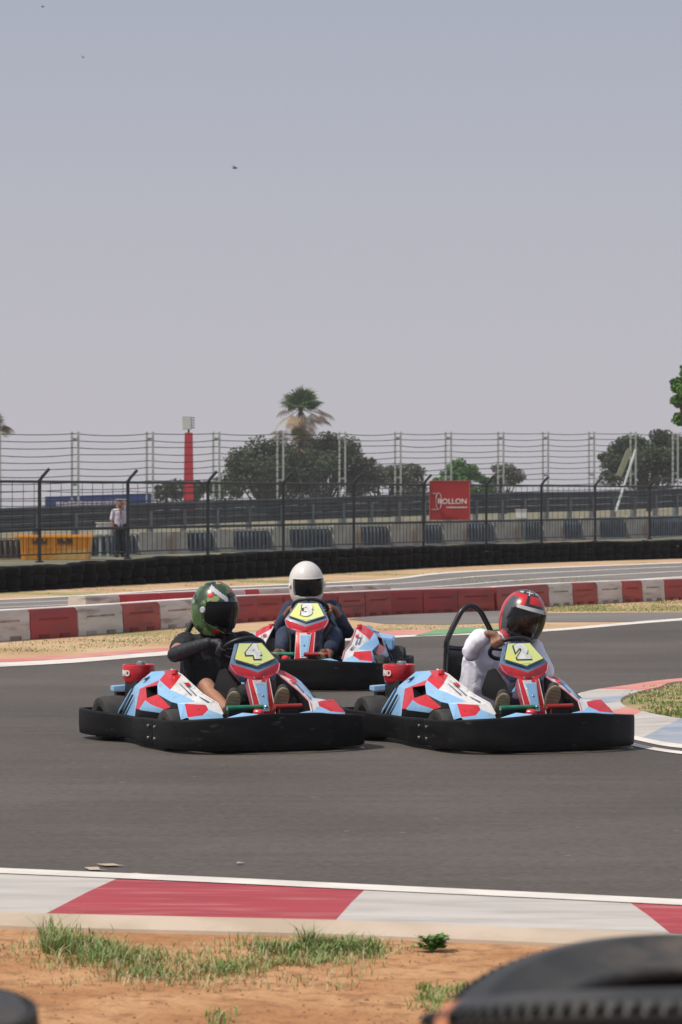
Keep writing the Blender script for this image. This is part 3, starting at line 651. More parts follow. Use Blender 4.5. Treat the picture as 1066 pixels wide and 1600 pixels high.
    so = mb.build('seat', black_pl, root, smooth=True, fix=False); md = so.modifiers.new('t', 'SOLIDIFY'); md.thickness = .012
    # roll hoop with head rest strap
    mb = MB(); y0 = .26
    hp = spline([(-.188, y0 + .05, .12), (-.188, y0 + .03, .40), (-.188, y0 + .01, .66), (-.185, y0, .72), (-.11, y0, .86), (-.065, y0, .925), (0, y0, .955), (.065, y0, .925), (.11, y0, .86), (.185, y0, .72), (.188, y0 + .01, .66), (.188, y0 + .03, .40), (.188, y0 + .05, .12)], 4)
    mb.tube(hp, .020, 10); rh = mb.build('roll_hoop', black_me, root, smooth=True) if hoop else None
    mb = MB(); mb.tube(spline([(-.2, y0 + .01, .67), (-.1, y0 + .04, .655), (0, y0 + .05, .65), (.1, y0 + .04, .655), (.2, y0 + .01, .67)], 4), .017, 10)
    mb.tube([(-.2, y0 + .02, .40), (-.28, .75, .10)], .012, 8); mb.tube([(.2, y0 + .02, .40), (.28, .75, .10)], .012, 8)
    if hoop: mb.build('cross_bar', black_me, rh, smooth=True)
    # fuel tank (red can) behind the right pod, engine on the other side
    mb = MB(); c = (-.36, .68)
    def ring_(z, rx, ry): return [(c[0] + rx * math.cos(a), c[1] + ry * math.sin(a), z) for a in [i * math.pi / 12 for i in range(24)]]
    lv = [(.40, .100, .095), (.41, .108, .10), (.52, .120, .112), (.530, .115, .107), (.530, .103, .095), (.518, .095, .09)]
    vs = []; 
    for z, rx, ry in lv: vs += ring_(z, rx, ry)
    fs = [(j * 24 + i, j * 24 + (i + 1) % 24, (j + 1) * 24 + (i + 1) % 24, (j + 1) * 24 + i) for j in range(5) for i in range(24)] + [tuple(range(24))[::-1], tuple(5 * 24 + i for i in range(24))]
    mb.add(vs, fs); tk = mb.build('air_filter', kred, root, smooth=True)
    mb = MB(); mb.lathe([(.001, .03), (.03, .03), (.035, .02), (.035, 0)], Matrix.Translation((-.34, .68, .522)) @ Matrix.Rotation(R(-90), 4, 'Y'), 14); mb.build('cap', steel, tk, smooth=True)
    # white lettering on the can
    for k, ch in enumerate('RKD'):
        a = R(178 + k * 14); pos = Vector((c[0] + .1165 * math.cos(a), c[1] + .109 * math.sin(a), .468)); nrm = Vector((math.cos(a), math.sin(a), 0)); exx = Vector((-nrm.y, nrm.x, 0))
        Mx = Matrix(((exx.x, 0, nrm.x, 0), (exx.y, 0, nrm.y, 0), (0, 1, 0, 0), (0, 0, 0, 1)))
        text_mesh('lettering', ch, .055, digit_w, tk, Matrix.Translation(pos) @ Mx, offset=.002, extrude=.002)
    mb = MB(); mb.box((-.345, .64, .29), (.18, .24, .26)); mb.box((-.345, .66, .17), (.14, .30, .10))
    for k in range(6): mb.box((-.345, .775, .20 + k * .032), (.17, .05, .010))
    eng = mb.build('engine', engine_k, root, bevel=.008)
    mb = MB(); mb.tube(spline([(-.30, .70, .22), (-.10, .80, .20), (.15, .82, .20), (.30, .76, .20)], 5), .032, 12); mb.build('exhaust', steel, root, smooth=True)
    mb = MB(); mb.prism([(-.36, .84, .345), (-.49, .90, .335), (-.51, .78, .335), (-.40, .74, .345)], (0, 0, .035)); mb.build('rear_winglet', kblue, root, bevel=.003)
    mb = MB(); mb.box((-.42, .80, .315), (.14, .05, .03)); mb.build('winglet_bracket', engine_k, root)
    mb = MB(); mb.box((.36, .62, .26), (.20, .26, .22)); mb.tube([(.36, .62, .37), (.36, .62, .42)], .03, 12); mb.build('battery_box', black_pl, root, bevel=.01)
    mb = MB(); mb.prism([(.44, .40, .30), (.62, .42, .28), (.60, .74, .30), (.44, .72, .33)], (0, 0, .10)); mb.build('rear_cover', kblue, root, bevel=.012)
    return root

# ---------------------------------------------------------------- people
skin_a = mat('skin_tan', (.43, .215, .135), (.38, .18, .11), scale=12, rough=.5)
skin_b = mat('skin_dark', (.27, .125, .075), (.23, .10, .06), scale=12, rough=.5)
black_cl = mat('black_cloth', (.014, .015, .018), (.022, .023, .028), scale=14, rough=.85, bump=.002, bscale=200)
black_lycra = mat('black_sleeve', (.010, .012, .018), (.016, .018, .026), scale=14, rough=.6)
glove_m = mat('glove', (.015, .015, .018), (.04, .04, .042), scale=30, rough=.6)
white_cl = mat('white_shirt', (.80, .80, .88), (.72, .72, .82), scale=6, rough=.85, bump=.003, bscale=60)
purple_cl = mat('purple_trousers', (.055, .045, .075), (.07, .058, .09), scale=10, rough=.9)
navy_cl = mat('navy_cloth', (.022, .034, .070), (.032, .046, .09), scale=10, rough=.85, bump=.003, bscale=80)
sole_m = mat('shoe_sole', (.40, .32, .21), (.30, .24, .16), scale=18, rough=.85, bump=.004, bscale=60)
shoe_m = mat('shoe_upper', (.05, .045, .04), scale=12, rough=.8)
eye_m = mat('eye', (.6, .58, .55), scale=5, rough=.3)
lip_m = mat('lips', (.25, .09, .07), scale=9, rough=.5)
visor_dk = mat('visor_dark', (.005, .006, .008), scale=3, rough=.22, spec=.25)
def visor_clear():
    m = bpy.data.materials.new('visor_tint'); m.use_nodes = True; t = m.node_tree; n = t.nodes; n.clear()
    o_ = n.new('ShaderNodeOutputMaterial'); a = n.new('ShaderNodeBsdfTransparent'); a.inputs[0].default_value = (.62, .57, .53, 1)
    g = n.new('ShaderNodeBsdfGlossy'); g.inputs['Roughness'].default_value = .05; g.inputs[0].default_value = (.8, .8, .8, 1)
    f = n.new('ShaderNodeFresnel'); f.inputs[0].default_value = 1.45; x = n.new('ShaderNodeMixShader')
    t.links.new(f.outputs[0], x.inputs[0]); t.links.new(a.outputs[0], x.inputs[1]); t.links.new(g.outputs[0], x.inputs[2]); t.links.new(x.outputs[0], o_.inputs[0]); return m
visor_cl = visor_clear()
def camo():
    m = mat('helmet_camo', (.05, .11, .035), (.08, .16, .055), scale=12, rough=.3, coat=.5); t = m.node_tree; n = t.nodes; l = t.links; p = n['Principled BSDF']
    c = n.new('ShaderNodeTexCoord'); prev = p.inputs['Base Color'].links[0].from_socket
    for sc_, lo, colr, sd_ in ((7, .50, (.028, .06, .022), 3), (9, .61, (.26, .34, .13), 9), (7, .60, (.008, .012, .010), 21), (8.5, .68, (.55, .02, .02), 40)):
        mp = n.new('ShaderNodeMapping'); mp.inputs['Location'].default_value = (sd_, sd_ * .7, 1); l.new(c.outputs['Object'], mp.inputs[0])
        z = n.new('ShaderNodeTexNoise'); z.inputs['Scale'].default_value = sc_; z.inputs['Detail'].default_value = 3; l.new(mp.outputs[0], z.inputs['Vector'])
        g = n.new('ShaderNodeMath'); g.operation = 'GREATER_THAN'; g.inputs[1].default_value = lo; l.new(z.outputs['Fac'], g.inputs[0])
        x = n.new('ShaderNodeMix'); x.data_type = 'RGBA'; l.new(g.outputs[0], x.inputs[0]); l.new(prev, x.inputs[6]); x.inputs[7].default_value = (*colr, 1); prev = x.outputs[2]
    l.new(prev, p.inputs['Base Color']); return m
camo_m = camo()
h_white = mat('helmet_white', (.74, .71, .68), (.68, .65, .62), scale=6, rough=.3, coat=.4)
h_black = mat('helmet_black', (.015, .016, .018), (.03, .03, .033), scale=6, rough=.25, coat=.5)
h_grey = mat('helmet_grey', (.075, .085, .095), (.05, .055, .06), scale=6, rough=.3, coat=.4)
h_red = mat('helmet_red', (.60, .012, .018), (.5, .01, .014), scale=6, rough=.25, coat=.5)
h_silver = mat('helmet_silver', (.55, .57, .60), scale=6, rough=.25, coat=.3)
foam = mat('helmet_padding', (.02, .02, .022), scale=20, rough=.9)

def hpt(az, el, off=0.0, S=(.152, .178, .190)):
    a, b, c = S; ca, sa = math.cos(R(az)), math.sin(R(az)); e = R(el)
    if el >= 0: h = math.cos(e); z = c * math.sin(e)
    else: h = max(0, math.cos(e)) ** .62; z = c * 1.14 * math.sin(e) * (1.0 if el > -60 else 1.0)
    fr = max(0, ca)
    yb = b * (1 + (.10 * fr ** 2 * min(1, max(0, -el) / 45.0)))
    bk = max(0, -ca)
    z2 = z + (.035 * bk * min(1, max(0, -el - 20) / 40.0))
    x = a * sa * h; y = -yb * ca * h
    p = Vector((x, y, z2)); nn = Vector((x / a / a, y / yb / yb, z / c / c)).normalized(); return p + nn * off
def hpatch(name, az0, az1, el0, el1, off, m, parent, nu=28, nv=10, th=.004, tap=0.0, S=(.152, .178, .190)):
    mb = MB(); vs = []
    for layer in (off, off + th):
        for j in range(nv + 1):
            for i in range(nu + 1):
                u = i / nu; v = j / nv; az = az0 + (az1 - az0) * u; m_ = (az0 + az1) / 2; el = el0 + (el1 - el0) * v
                k = 1 - tap * abs(2 * u - 1) ** 2; el = (el0 + el1) / 2 + (el - (el0 + el1) / 2) * k
                vs.append(hpt(az, el, layer, S))
    Q = (nu + 1) * (nv + 1); fs = []
    for j in range(nv):
        for i in range(nu):
            a = j * (nu + 1) + i; fs.append((a, a + nu + 1, a + nu + 2, a + 1)); fs.append((Q + a, Q + a + 1, Q + a + nu + 2, Q + a + nu + 1))
    bd = [i for i in range(nu)] + [nu + j * (nu + 1) for j in range(nv)] + [nv * (nu + 1) + nu - i for i in range(nu)] + [(nv - j) * (nu + 1) for j in range(nv)]
    for q in range(len(bd)):
        a, b = bd[q], bd[(q + 1) % len(bd)]; fs.append((a, b, Q + b, Q + a))
    mb.add(vs, fs); return mb.build(name, m, parent, smooth=True)
def helmet(kind, parent, pos, yaw, pitch=0, roll=0):
    M = Matrix.Translation(pos) @ Matrix.Rotation(yaw, 4, 'Z') @ Matrix.Rotation(roll, 4, 'Y') @ Matrix.Rotation(pitch, 4, 'X')
    mats = {'camo': [camo_m, h_black, h_silver, foam], 'white': [h_white, h_white, h_white, foam], 'red': [h_black, h_red, h_silver, foam, h_grey]}[kind]
    NU, NV = 120, 62; els = [-62 + (152) * j / NV for j in range(NV + 1)]
    va = 62 if kind == 'white' else 66; e0, e1 = (-30, 14) if kind == 'white' else (-34, 16)
    mb = MB(); vs = []; 
    for el in els:
        for i in range(NU): vs.append(hpt(-180 + 360 * i / NU, min(el, 89.9)))
    fs, ms = [], []
    for j in range(NV):
        for i in range(NU):
            az = -180 + 360 * (i + .5) / NU; el = (els[j] + els[j + 1]) / 2
            if abs(az) < va and e0 + .004 * abs(az) ** 1.5 < el < e1: continue
            mi = 0
            if kind == 'camo':
                if -78 < az < -16 and 54 - .5 * (az + 78) - 6.5 < el < 54 - .5 * (az + 78) + 6.5: mi = 2
                if el < -36 and abs(az) < 40: mi = 1
                if 24 < el < 40 and 0 < az < 16: mi = 1
            if kind == 'red':
                A = abs(az)
                if 30 < el < 54 and A < 26: mi = 1
                elif 98 < A < 132 and -60 < el < 52: mi = 1
                elif A > 60 and el < -36 and A < 140: mi = 1
                elif 60 < A < 100 and -28 < el < 40: mi = 4
                elif 40 < A < 100 and 40 < el < 56: mi = 1
                elif 40 < A < 60 and 20 < el < 40: mi = 1
                elif 66 < A < 90 and 58 < el < 66: mi = 2
                elif abs(A - 34) < 3 and 54 < el < 78: mi = 2
                elif abs(el - 66) < 2.5 and 10 < A < 50: mi = 2
            fs.append((j * NU + i, j * NU + (i + 1) % NU, (j + 1) * NU + (i + 1) % NU, (j + 1) * NU + i)); ms.append(mi)
    mb.add(vs, fs); mb.m = ms
    sh = mb.build('helmet', mats, parent, smooth=True, auto=60)
    md = sh.modifiers.new('t', 'SOLIDIFY'); md.thickness = .02; md.offset = -1; md.material_offset = 3; md.material_offset_rim = 0
    dg = bpy.context.evaluated_depsgraph_get(); dg.update(); me = bpy.data.meshes.new_from_object(sh.evaluated_get(dg), depsgraph=dg); sh.modifiers.clear(); sh.data = me
    me.polygons.foreach_set('use_smooth', [True] * len(me.polygons)); me.set_sharp_from_angle(angle=R(50))
    sh.matrix_local = M
    vm = {'camo': visor_dk, 'white': visor_dk, 'red': visor_cl}[kind]
    if kind == 'white':
        hpatch('visor', -56, 56, -26, 10, -.010, vm, sh, tap=.1, th=.003)
        mb = MB(); rim = [hpt(-60 + 120 * i / 20, 15, .002) for i in range(21)]; mb.tube(rim, .004, 6); mb.build('visor_rim', h_white, sh, smooth=True)
    else: hpatch('visor', -72, 72, -34, 20, .003, vm, sh, tap=.25, th=.003)
    if kind == 'red':
        hpatch('visor_strip', -58, 58, 15, 23, .008, h_silver, sh, tap=.2, th=.003)
        hpatch('visor_logo', 20, 27, 16.5, 21, .0115, h_red, sh, nu=4, nv=3, th=.001)
        hpatch('visor_frame', -70, 70, -38, -34, .004, h_black, sh, nv=3, th=.006)
    for s in (-1, 1):
        mb = MB(); c = hpt(s * 78, -4, .004); c2 = hpt(s * 78, -4, .016); ax = (c2 - c).normalized(); q = ax.to_track_quat('X', 'Z').to_matrix().to_4x4()
        mb.lathe([(.001, .010), (.018, .010), (.023, .005), (.024, 0)], Matrix.Translation(c) @ q, 18); mb.build('visor_pivot', h_silver if kind == 'camo' else (h_white if kind == 'white' else h_grey), sh, smooth=True)
    if kind == 'camo':
        hpatch('vent', -14, 14, 30, 40, .002, h_black, sh, nu=8, nv=4, th=.008, tap=.5)
        mb = MB(); mb.tube([hpt(-76 + 66 * i / 12, -22 - 26 * (i / 12) ** .8, .003) for i in range(13)], .0035, 6); mb.build('visor_seal', mat('camo_lime', (.22, .30, .10), rough=.4), sh, smooth=True)
        for (az, el, r_) in ((-38, -44, .021), (14, 46, .02), (-66, 30, .02), (-5, 84, .022), (-2, -56, .018)):
            hpatch('red_patch', az - r_ * 480, az + r_ * 480, el - r_ * 330, el + r_ * 330, .0006, h_red, sh, nu=8, nv=6, th=.0012, tap=.7) if el < 70 else hpatch('red_patch', -50, 10, 74, 84, .0006, h_red, sh, nu=8, nv=4, th=.0012)
    hpatch('chin_vent', -14, 14, -54, -45, .001, h_black if kind != 'white' else h_white, sh, nu=8, nv=4, th=.006, tap=.4)
    return sh, M

def hand_segs(segs, c, t, o_, n_, wrist, sc_=1.0, rim=.0145, side=1):
    """hand closed on a rim at c: t rim tangent, o_ outwards, n_ towards the driver"""
    def at(k, phi, rad): return c + t * k + (o_ * math.cos(phi) + n_ * math.sin(phi)) * rad
    kn = []
    lens = [.9, 1.0, .96, .8]
    for i in range(4):
        k = (i - 1.5) * .0215 * sc_; r = .0098 * sc_ * (1.0 if i < 3 else .86); rd = rim + r
        a0 = at(k, R(58), rd + .010); a1 = at(k * 1.02, R(2), rd + .007); a2 = at(k * .98, R(-58 * lens[i]), rd + .001); a3 = at(k * .92, R(-125 * lens[i]), rd)
        segs += [(a0, r * 1.12, a1, r * 1.05), (a1, r * 1.05, a2, r * .95), (a2, r * .95, a3, r * .82)]; kn.append(a0)
    pc = at(0, R(75), rim + .052)
    for a0 in kn: segs.append((a0, .012 * sc_, pc.lerp(a0, .25) + (wrist - pc).normalized() * .012, .016 * sc_))
    segs.append((pc, .024 * sc_, wrist, .024 * sc_))
    b = at(-side * .040, R(85), rim + .030); m1 = at(-side * .046, R(112), rim + .016); m2 = at(-side * .030, R(150), rim + .012)
    segs += [(pc, .017 * sc_, b, .0135 * sc_), (b, .0135 * sc_, m1, .0115 * sc_), (m1, .0115 * sc_, m2, .0095 * sc_)]

def make_driver(kart, label, J, skin, look):
    root = empty('person', label, 'person', kart.location, kart.rotation_euler.z); root.scale = kart.scale
    V3 = Vector; J = {k: V3(v) for k, v in J.items()}
    pel, ch, nk, hd = J['pelvis'], J['chest'], J['neck'], J['head']
    def side(k, s): return J[k + ('R' if s < 0 else 'L')]
    body = []; shirt = []; legs = []; sleeves = []; gloves = []
    g = .018 if look['top'] != 'polo' else .024
    # torso
    lo = V3((.095, 0, 0)); 
    waist = pel.lerp(ch, .42)
    for s in (-1, 1):
        sh = side('sh', s); hp = side('hip', s); inn = sh.lerp(nk, .5)
        A = hp + V3((0, .02, .04)); Bq = waist + V3((s * .07, 0, 0)); Cq = ch + V3((s * .10, 0, 0))
        body += [(A, .088, Bq, .082), (Bq, .082, Cq, .098), (Cq, .098, inn + V3((0, 0, -.04)), .062), (inn + V3((0, 0, -.04)), .058, sh, .050)]
        shirt += [(A + V3((0, 0, -.01)), .088 + g, Bq, .090 + g), (Bq, .094 + g, Cq, .106 + g), (Cq, .106 + g, inn + V3((0, 0, -.035)), .058 + g), (inn + V3((0, 0, -.04)), .055 + g, sh, .052 + g)]
    body += [(waist, .08, ch, .09), (nk, .054, hd + V3((0, .02, -.06)), .056)]
    shirt += [(waist, .09 + g, ch, .10 + g), (ch, .085 + g, nk + V3((0, .01, -.055)), .055 + g)]
    # head with face
    yw, pt, rl = look['helmet'][1:4]; HM = Matrix.Translation(hd) @ Matrix.Rotation(yw, 4, 'Z') @ Matrix.Rotation(rl, 4, 'Y') @ Matrix.Rotation(pt, 4, 'X')
    def hp_(x, y, z): return HM @ V3((x, y, z))
    body += [(hp_(0, .02, .03), .095, hp_(0, -.02, .02), .092), (hp_(0, -.02, -.01), .082, hp_(0, -.045, -.07), .058), (hp_(0, -.10, .005), .012, hp_(0, -.122, -.035), .016), (hp_(-.012, -.115, -.038), .010, hp_(.012, -.115, -.038), .010),
             (hp_(-.022, -.106, -.068), .008, hp_(.022, -.106, -.068), .008), (hp_(0, -.09, -.10), .022, hp_(0, -.08, -.09), .03), (hp_(-.045, -.088, .035), .011, hp_(.045, -.088, .035), .011), (hp_(-.05, -.07, -.02), .026, hp_(-.045, -.06, -.06), .022), (hp_(.05, -.07, -.02), .026, hp_(.045, -.06, -.06), .022),
             (hp_(-.094, .01, -.02), .012, hp_(-.094, .012, .02), .014), (hp_(.094, .01, -.02), .012, hp_(.094, .012, .02), .014)]
    sc_w = V3((0, -.335, .675)); e2 = V3((0, -.82, .57)); nrm = V3((0, .57, .82))
    for s in (-1, 1):
        sh, el = side('sh', s), side('el', s)
        a = R(look.get('grip', {}).get(s, 12)); o_ = (V3((s, 0, 0)) * math.cos(a) + e2 * math.sin(a)).normalized(); c = sc_w + V3((s, 0, 0)) * .15 * math.cos(a) + e2 * .135 * math.sin(a)
        t = (V3((s, 0, 0)) * -math.sin(a) * .15 + e2 * .135 * math.cos(a)).normalized()
        wr = c + o_ * .05 + nrm * .068 + (el - c).normalized() * .045
        hs = []; hand_segs(hs, c, t, o_, nrm, wr, 1.06, side=1)
        if look['gloves']: gloves += [(p, r + .0022, q, r2 + .0022) for p, r, q, r2 in hs] + [(wr, .031, wr.lerp(el, .12), .034)]
        body += hs
        mid_ = el.lerp(wr, .35)
        af = .82 if look['top'] == 'polo' else 1.0
        body += [(sh, .060 * af, sh.lerp(el, .45), .062 * af), (sh.lerp(el, .45), .062 * af, el, .050 * af), (el, .041, mid_, .043), (mid_, .043, wr, .027)]
        if look['top'] == 'tee': 
            shirt += [(sh, .080, sh.lerp(el, .36), .084)]
            sleeves += [(el, .054, el.lerp(mid_, .5), .057), (el.lerp(mid_, .5), .057, mid_, .055), (mid_, .055, wr, .038)]
        elif look['top'] == 'polo':
            shirt += [(sh, .064, sh.lerp(el, .6), .065), (sh.lerp(el, .6), .065, el + V3((0, 0, -.015)), .058), (el, .054, el.lerp(wr, .80), .046)]
        else:
            shirt += [(sh, .066, el, .060), (el, .060, el.lerp(wr, .62), .044)]
        hip, kn, an, toe = side('hip', s), side('kn', s), side('an', s), side('toe', s)
        cf = kn.lerp(an, .3) + V3((0, .012, -.01))
        body += [(hip, .085, hip.lerp(kn, .5), .075), (hip.lerp(kn, .5), .075, kn, .056), (kn, .057, cf, .054), (cf, .054, an, .036), (an, .038, an.lerp(toe, .5), .036), (an.lerp(toe, .5), .036, toe, .028)]
        leg_to = look['legs']
        if leg_to == 'shorts': legs += [(hip, .100, hip.lerp(kn, .55), .092), (hip.lerp(kn, .55), .092, hip.lerp(kn, .80), .078)]
        elif leg_to == 'knee': legs += [(hip, .100, kn, .078), (kn, .076, kn.lerp(an, .42), .070)]
        else: legs += [(hip, .100, kn, .070), (kn, .070, kn.lerp(an, .5), .062), (kn.lerp(an, .5), .062, an, .052)]
    legs += [(side('hip', -1), .100, side('hip', 1), .100)]
    bd = fused('body', body, skin, root, voxel=.0062, it=2)
    fused('shirt' , shirt, {'tee': black_cl, 'polo': white_cl, 'navy': navy_cl}[look['top']], root, voxel=.0085, it=4, wrinkle=.009 if look['top'] == 'polo' else .007, wscale=7 if look['top'] == 'polo' else 9, seed=look['seed'])
    fused('shorts' if look['legs'] != 'long' else 'trousers', legs, look['legm'], root, voxel=.009, it=4, wrinkle=.007, wscale=10, seed=look['seed'] + 5)
    if sleeves:
        for s in (0, 1):
            fused('arm_sleeve', sleeves[s * 3:s * 3 + 3], black_lycra, root, voxel=.007, it=3, wrinkle=.002, wscale=22, seed=3)
    if gloves:
        h = len(gloves) // 2
        for s in (0, 1): fused('glove', gloves[s * h:(s + 1) * h], glove_m, root, voxel=.0055, it=1)
    if look['top'] == 'polo':
        mb = MB(); cpt = nk + V3((0, -.02, .005))
        for s in (-1, 1): mb.prism([cpt + V3((0, -.065, -.03)), cpt + V3((s * .035, -.075, -.055)), cpt + V3((s * .085, -.01, .01)), cpt + V3((s * .07, .0, .035))], (s * .004, -.006, .006))
        mb.build('collar', white_cl, root, bevel=.003)
    for s in (-1, 1):
        an, toe = side('an', s), side('toe', s); ax = (toe - an).normalized(); hl = an - ax * .035 + V3((0, 0, -.012)); w_ = .042
        u = fused('shoe', [(hl, .040, an.lerp(toe, .5), .045), (an.lerp(toe, .5), .045, toe, .038), (an + V3((0, .03, .01)), .045, an, .045)], look.get('shoem', shoe_m), root, voxel=.009, it=3)
        # sole outline facing forwards
        nf = V3((-.32, -1, 0)); nf = (nf - ax * nf.dot(ax)).normalized(); sdv = ax.cross(nf).normalized(); mb = MB(); ol = []
        Ls = (toe - hl).length + .075; st = hl - ax * .035 + nf * .034
        for k in range(24):
            a_ = k / 24 * 2 * math.pi; q = (1 - math.cos(a_)) / 2; wd_ = (.033 + .017 * q - .010 * math.sin(q * math.pi)) * 1.3
            ol.append(st + ax * Ls * q + sdv * math.sin(a_) * (wd_ + .006) * (1.0 if abs(math.sin(a_)) > .0 else 1))
        mb.prism(ol, nf * .018); so = mb.build('sole', sole_m, u, bevel=.005)
        mb = MB()
        for k in range(9):
            q = .1 + k * .095; cc = st + ax * Ls * q + nf * .018; ww = (.030 + .018 * q) * .85
            mb.prism([cc - sdv * ww - ax * .0035, cc + sdv * ww - ax * .0035, cc + sdv * ww + ax * .0035, cc - sdv * ww + ax * .0035], nf * .003)
        mb.build('tread', mat('sole_tread', (.26, .21, .14), rough=.9), so)
    # face details
    for s in (-1, 1):
        mb = MB(); M_ = HM @ Matrix.Translation((s * .034, -.098, .008)); mb.lathe([(.0005, .011), (.007, .009), (.011, 0), (.007, -.009), (.0005, -.011)], M_, 12); mb.build('eye', eye_m, bd, smooth=True)
        mb = MB(); mb.lathe([(.0005, .003), (.005, .001), (.0055, -.003)], HM @ Matrix.Translation((s * .034, -.1075, .008)) @ Matrix.Rotation(R(-90), 4, 'Z'), 10); mb.build('pupil', h_black, bd, smooth=True)
    mb = MB(); mb.tube([hp_(-.024, -.112, -.068), hp_(0, -.117, -.064), hp_(.024, -.112, -.068)], [.003, .006, .003], 8); mb.build('lips', lip_m, bd, smooth=True)
    helmet(look['helmet'][0], root, hd, yw, pt, rl)
    if look.get('watch'):
        c = J['wat']; mb = MB(); mb.tube([c + V3((.033 * math.cos(a), .01 * math.sin(a), .033 * math.sin(a))) for a in [i * math.pi / 8 for i in range(16)]], .007, 6, closed=True); mb.build('watch', steel, root, smooth=True)
    return root

k1 = make_kart('black-bumpered red and blue kart number 4 with a driver in black', '4', (-.825, 22.42, 0), R(26))
k2 = make_kart('red and blue kart number 2 with its tall black roll hoop in view', '2', ((763 - 533) / 223.5, 22.42, 0), R(25))
k3 = make_kart('motion-softened red and blue kart behind the two leading karts', '3', ((494 - 533) * 29.8 / 5000, 29.8, 0), R(-8), 1.08, hoop=False)
T = math.pi
make_driver(k1, 'person in black tee, shorts, sleeves and camouflage helmet steering kart 4', dict(
    pelvis=(0, .18, .22), chest=(.01, .20, .56), neck=(.02, .15, .755), head=(-.015, .12, .945), shR=(-.205, .19, .695), shL=(.215, .13, .70), elR=(-.355, .03, .625), elL=(.36, .0, .56),
    hipR=(-.10, .14, .20), hipL=(.10, .14, .20), knR=(-.215, -.20, .415), knL=(.20, -.22, .42), anR=(-.235, -.64, .25), anL=(.115, -.66, .27), toeR=(-.24, -.715, .395), toeL=(.12, -.73, .41)),
    skin_a, dict(top='tee', gloves=True, legs='shorts', legm=black_cl, helmet=('camo', R(22), R(7), R(3)), seed=1, grip={-1: -6, 1: -42}))
make_driver(k2, 'person in white shirt and black and red helmet leaning over kart 2', dict(
    pelvis=(.02, .16, .22), chest=(.10, .12, .55), neck=(.20, .06, .735), head=(.275, .0, .885), shR=(-.01, .10, .725), shL=(.36, .02, .66), elR=(-.20, -.13, .66), elL=(.40, -.12, .52),
    hipR=(-.09, .14, .20), hipL=(.11, .14, .20), knR=(-.205, -.24, .30), knL=(.22, -.26, .33), anR=(-.255, -.64, .255), anL=(.12, -.66, .29), toeR=(-.26, -.715, .385), toeL=(.125, -.73, .425)),
    skin_b, dict(top='polo', gloves=False, legs='long', legm=purple_cl, helmet=('red', R(6), R(8), R(13)), seed=2, grip={-1: 34, 1: -50}, shoem=shoe_m))
make_driver(k3, 'person in navy clothes and plain white helmet driving the rear kart', dict(
    pelvis=(0, .18, .22), chest=(-.04, .17, .54), neck=(-.08, .13, .70), head=(-.10, .10, .875), shR=(-.25, .12, .65), shL=(.12, .12, .66), elR=(-.33, -.02, .46), elL=(.27, -.02, .46),
    hipR=(-.10, .14, .20), hipL=(.10, .14, .20), knR=(-.215, -.36, .44), knL=(.205, -.36, .44), anR=(-.21, -.70, .20), anL=(.175, -.70, .20), toeR=(-.21, -.78, .31), toeL=(.18, -.78, .31)),
    skin_b, dict(top='navy', gloves=False, legs='knee', legm=navy_cl, helmet=('white', R(20), R(4), R(-2)), seed=3, grip={-1: -30, 1: -30}, shoem=mat('brown_shoe', (.13, .065, .035), rough=.7)))

# ---------------------------------------------------------------- barriers
def barrier(p, q, color, label, group, h=.37, name='track_barrier', zoff=0.0):
    p, q = Vector((p[0], p[1], 0)), Vector((q[0], q[1], 0)); dv = q - p; Ln = dv.length - .008; ang = math.atan2(dv.y, dv.x)
    o = MB(); a, b = .175, .160
    prof = [(-a, 0), (-a, h * .22), (-b - .005, h * .42), (-b, h * .90), (-b + .02, h), (b - .02, h), (b, h * .90), (b + .005, h * .42), (a, h * .22), (a, 0)]
    n = len(prof); vs = []; S = 1
    for x in (-Ln / 2, Ln / 2):
        for y, z in prof: vs.append((x, y, z))
    fs = [(i, (i + 1) % n, n + (i + 1) % n, n + i) for i in range(n)]
    o.add(vs, fs + [tuple(range(n))[::-1], tuple(range(n, 2 * n))])
    ob = o.build(name, color, None, bevel=.008)
    ob.location = (p + q) / 2 + Vector((0, 0, zoff)); ob.rotation_euler = (0, 0, ang)
    tag(ob, label, 'barrier block', group)
    cp = MB(); cp.box((0, 0, h + .004), (Ln * .99, .25, .014)); cp.build('cap', bar_lit_top if color is not bar_wh else line_pt, ob, bevel=.004)  # pale strip paints the brightly lit block top as a colour
    sl = MB(); dk = mat('barrier_slot_shade_' + ('r' if color is not bar_wh else 'w'), (.22, .03, .027) if color is not bar_wh else (.24, .18, .15), (.27, .03, .027) if color is not bar_wh else (.40, .34, .30), scale=5, rough=.8)
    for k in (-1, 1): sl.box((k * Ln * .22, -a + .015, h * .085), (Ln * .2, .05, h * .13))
    sl.box((0, -b + .0045, h * .66), (Ln * .62, .02, h * .07)); sl.build('slot_shade', dk, ob)  # boxes stand proud; their darker tone paints the shade inside slots
    return ob
FB = [(-70, 1007), (0, 1002), (115, 994), (290, 979), (375, 972), (500, 967), (600, 961), (704, 957), (762, 955), (850, 948), (960, 942), (1066, 937), (1120, 934)]
def by(px):
    for (a, b), (c, d_) in zip(FB, FB[1:]):
        if a <= px <= c: return b + (d_ - b) * (px - a) / (c - a)
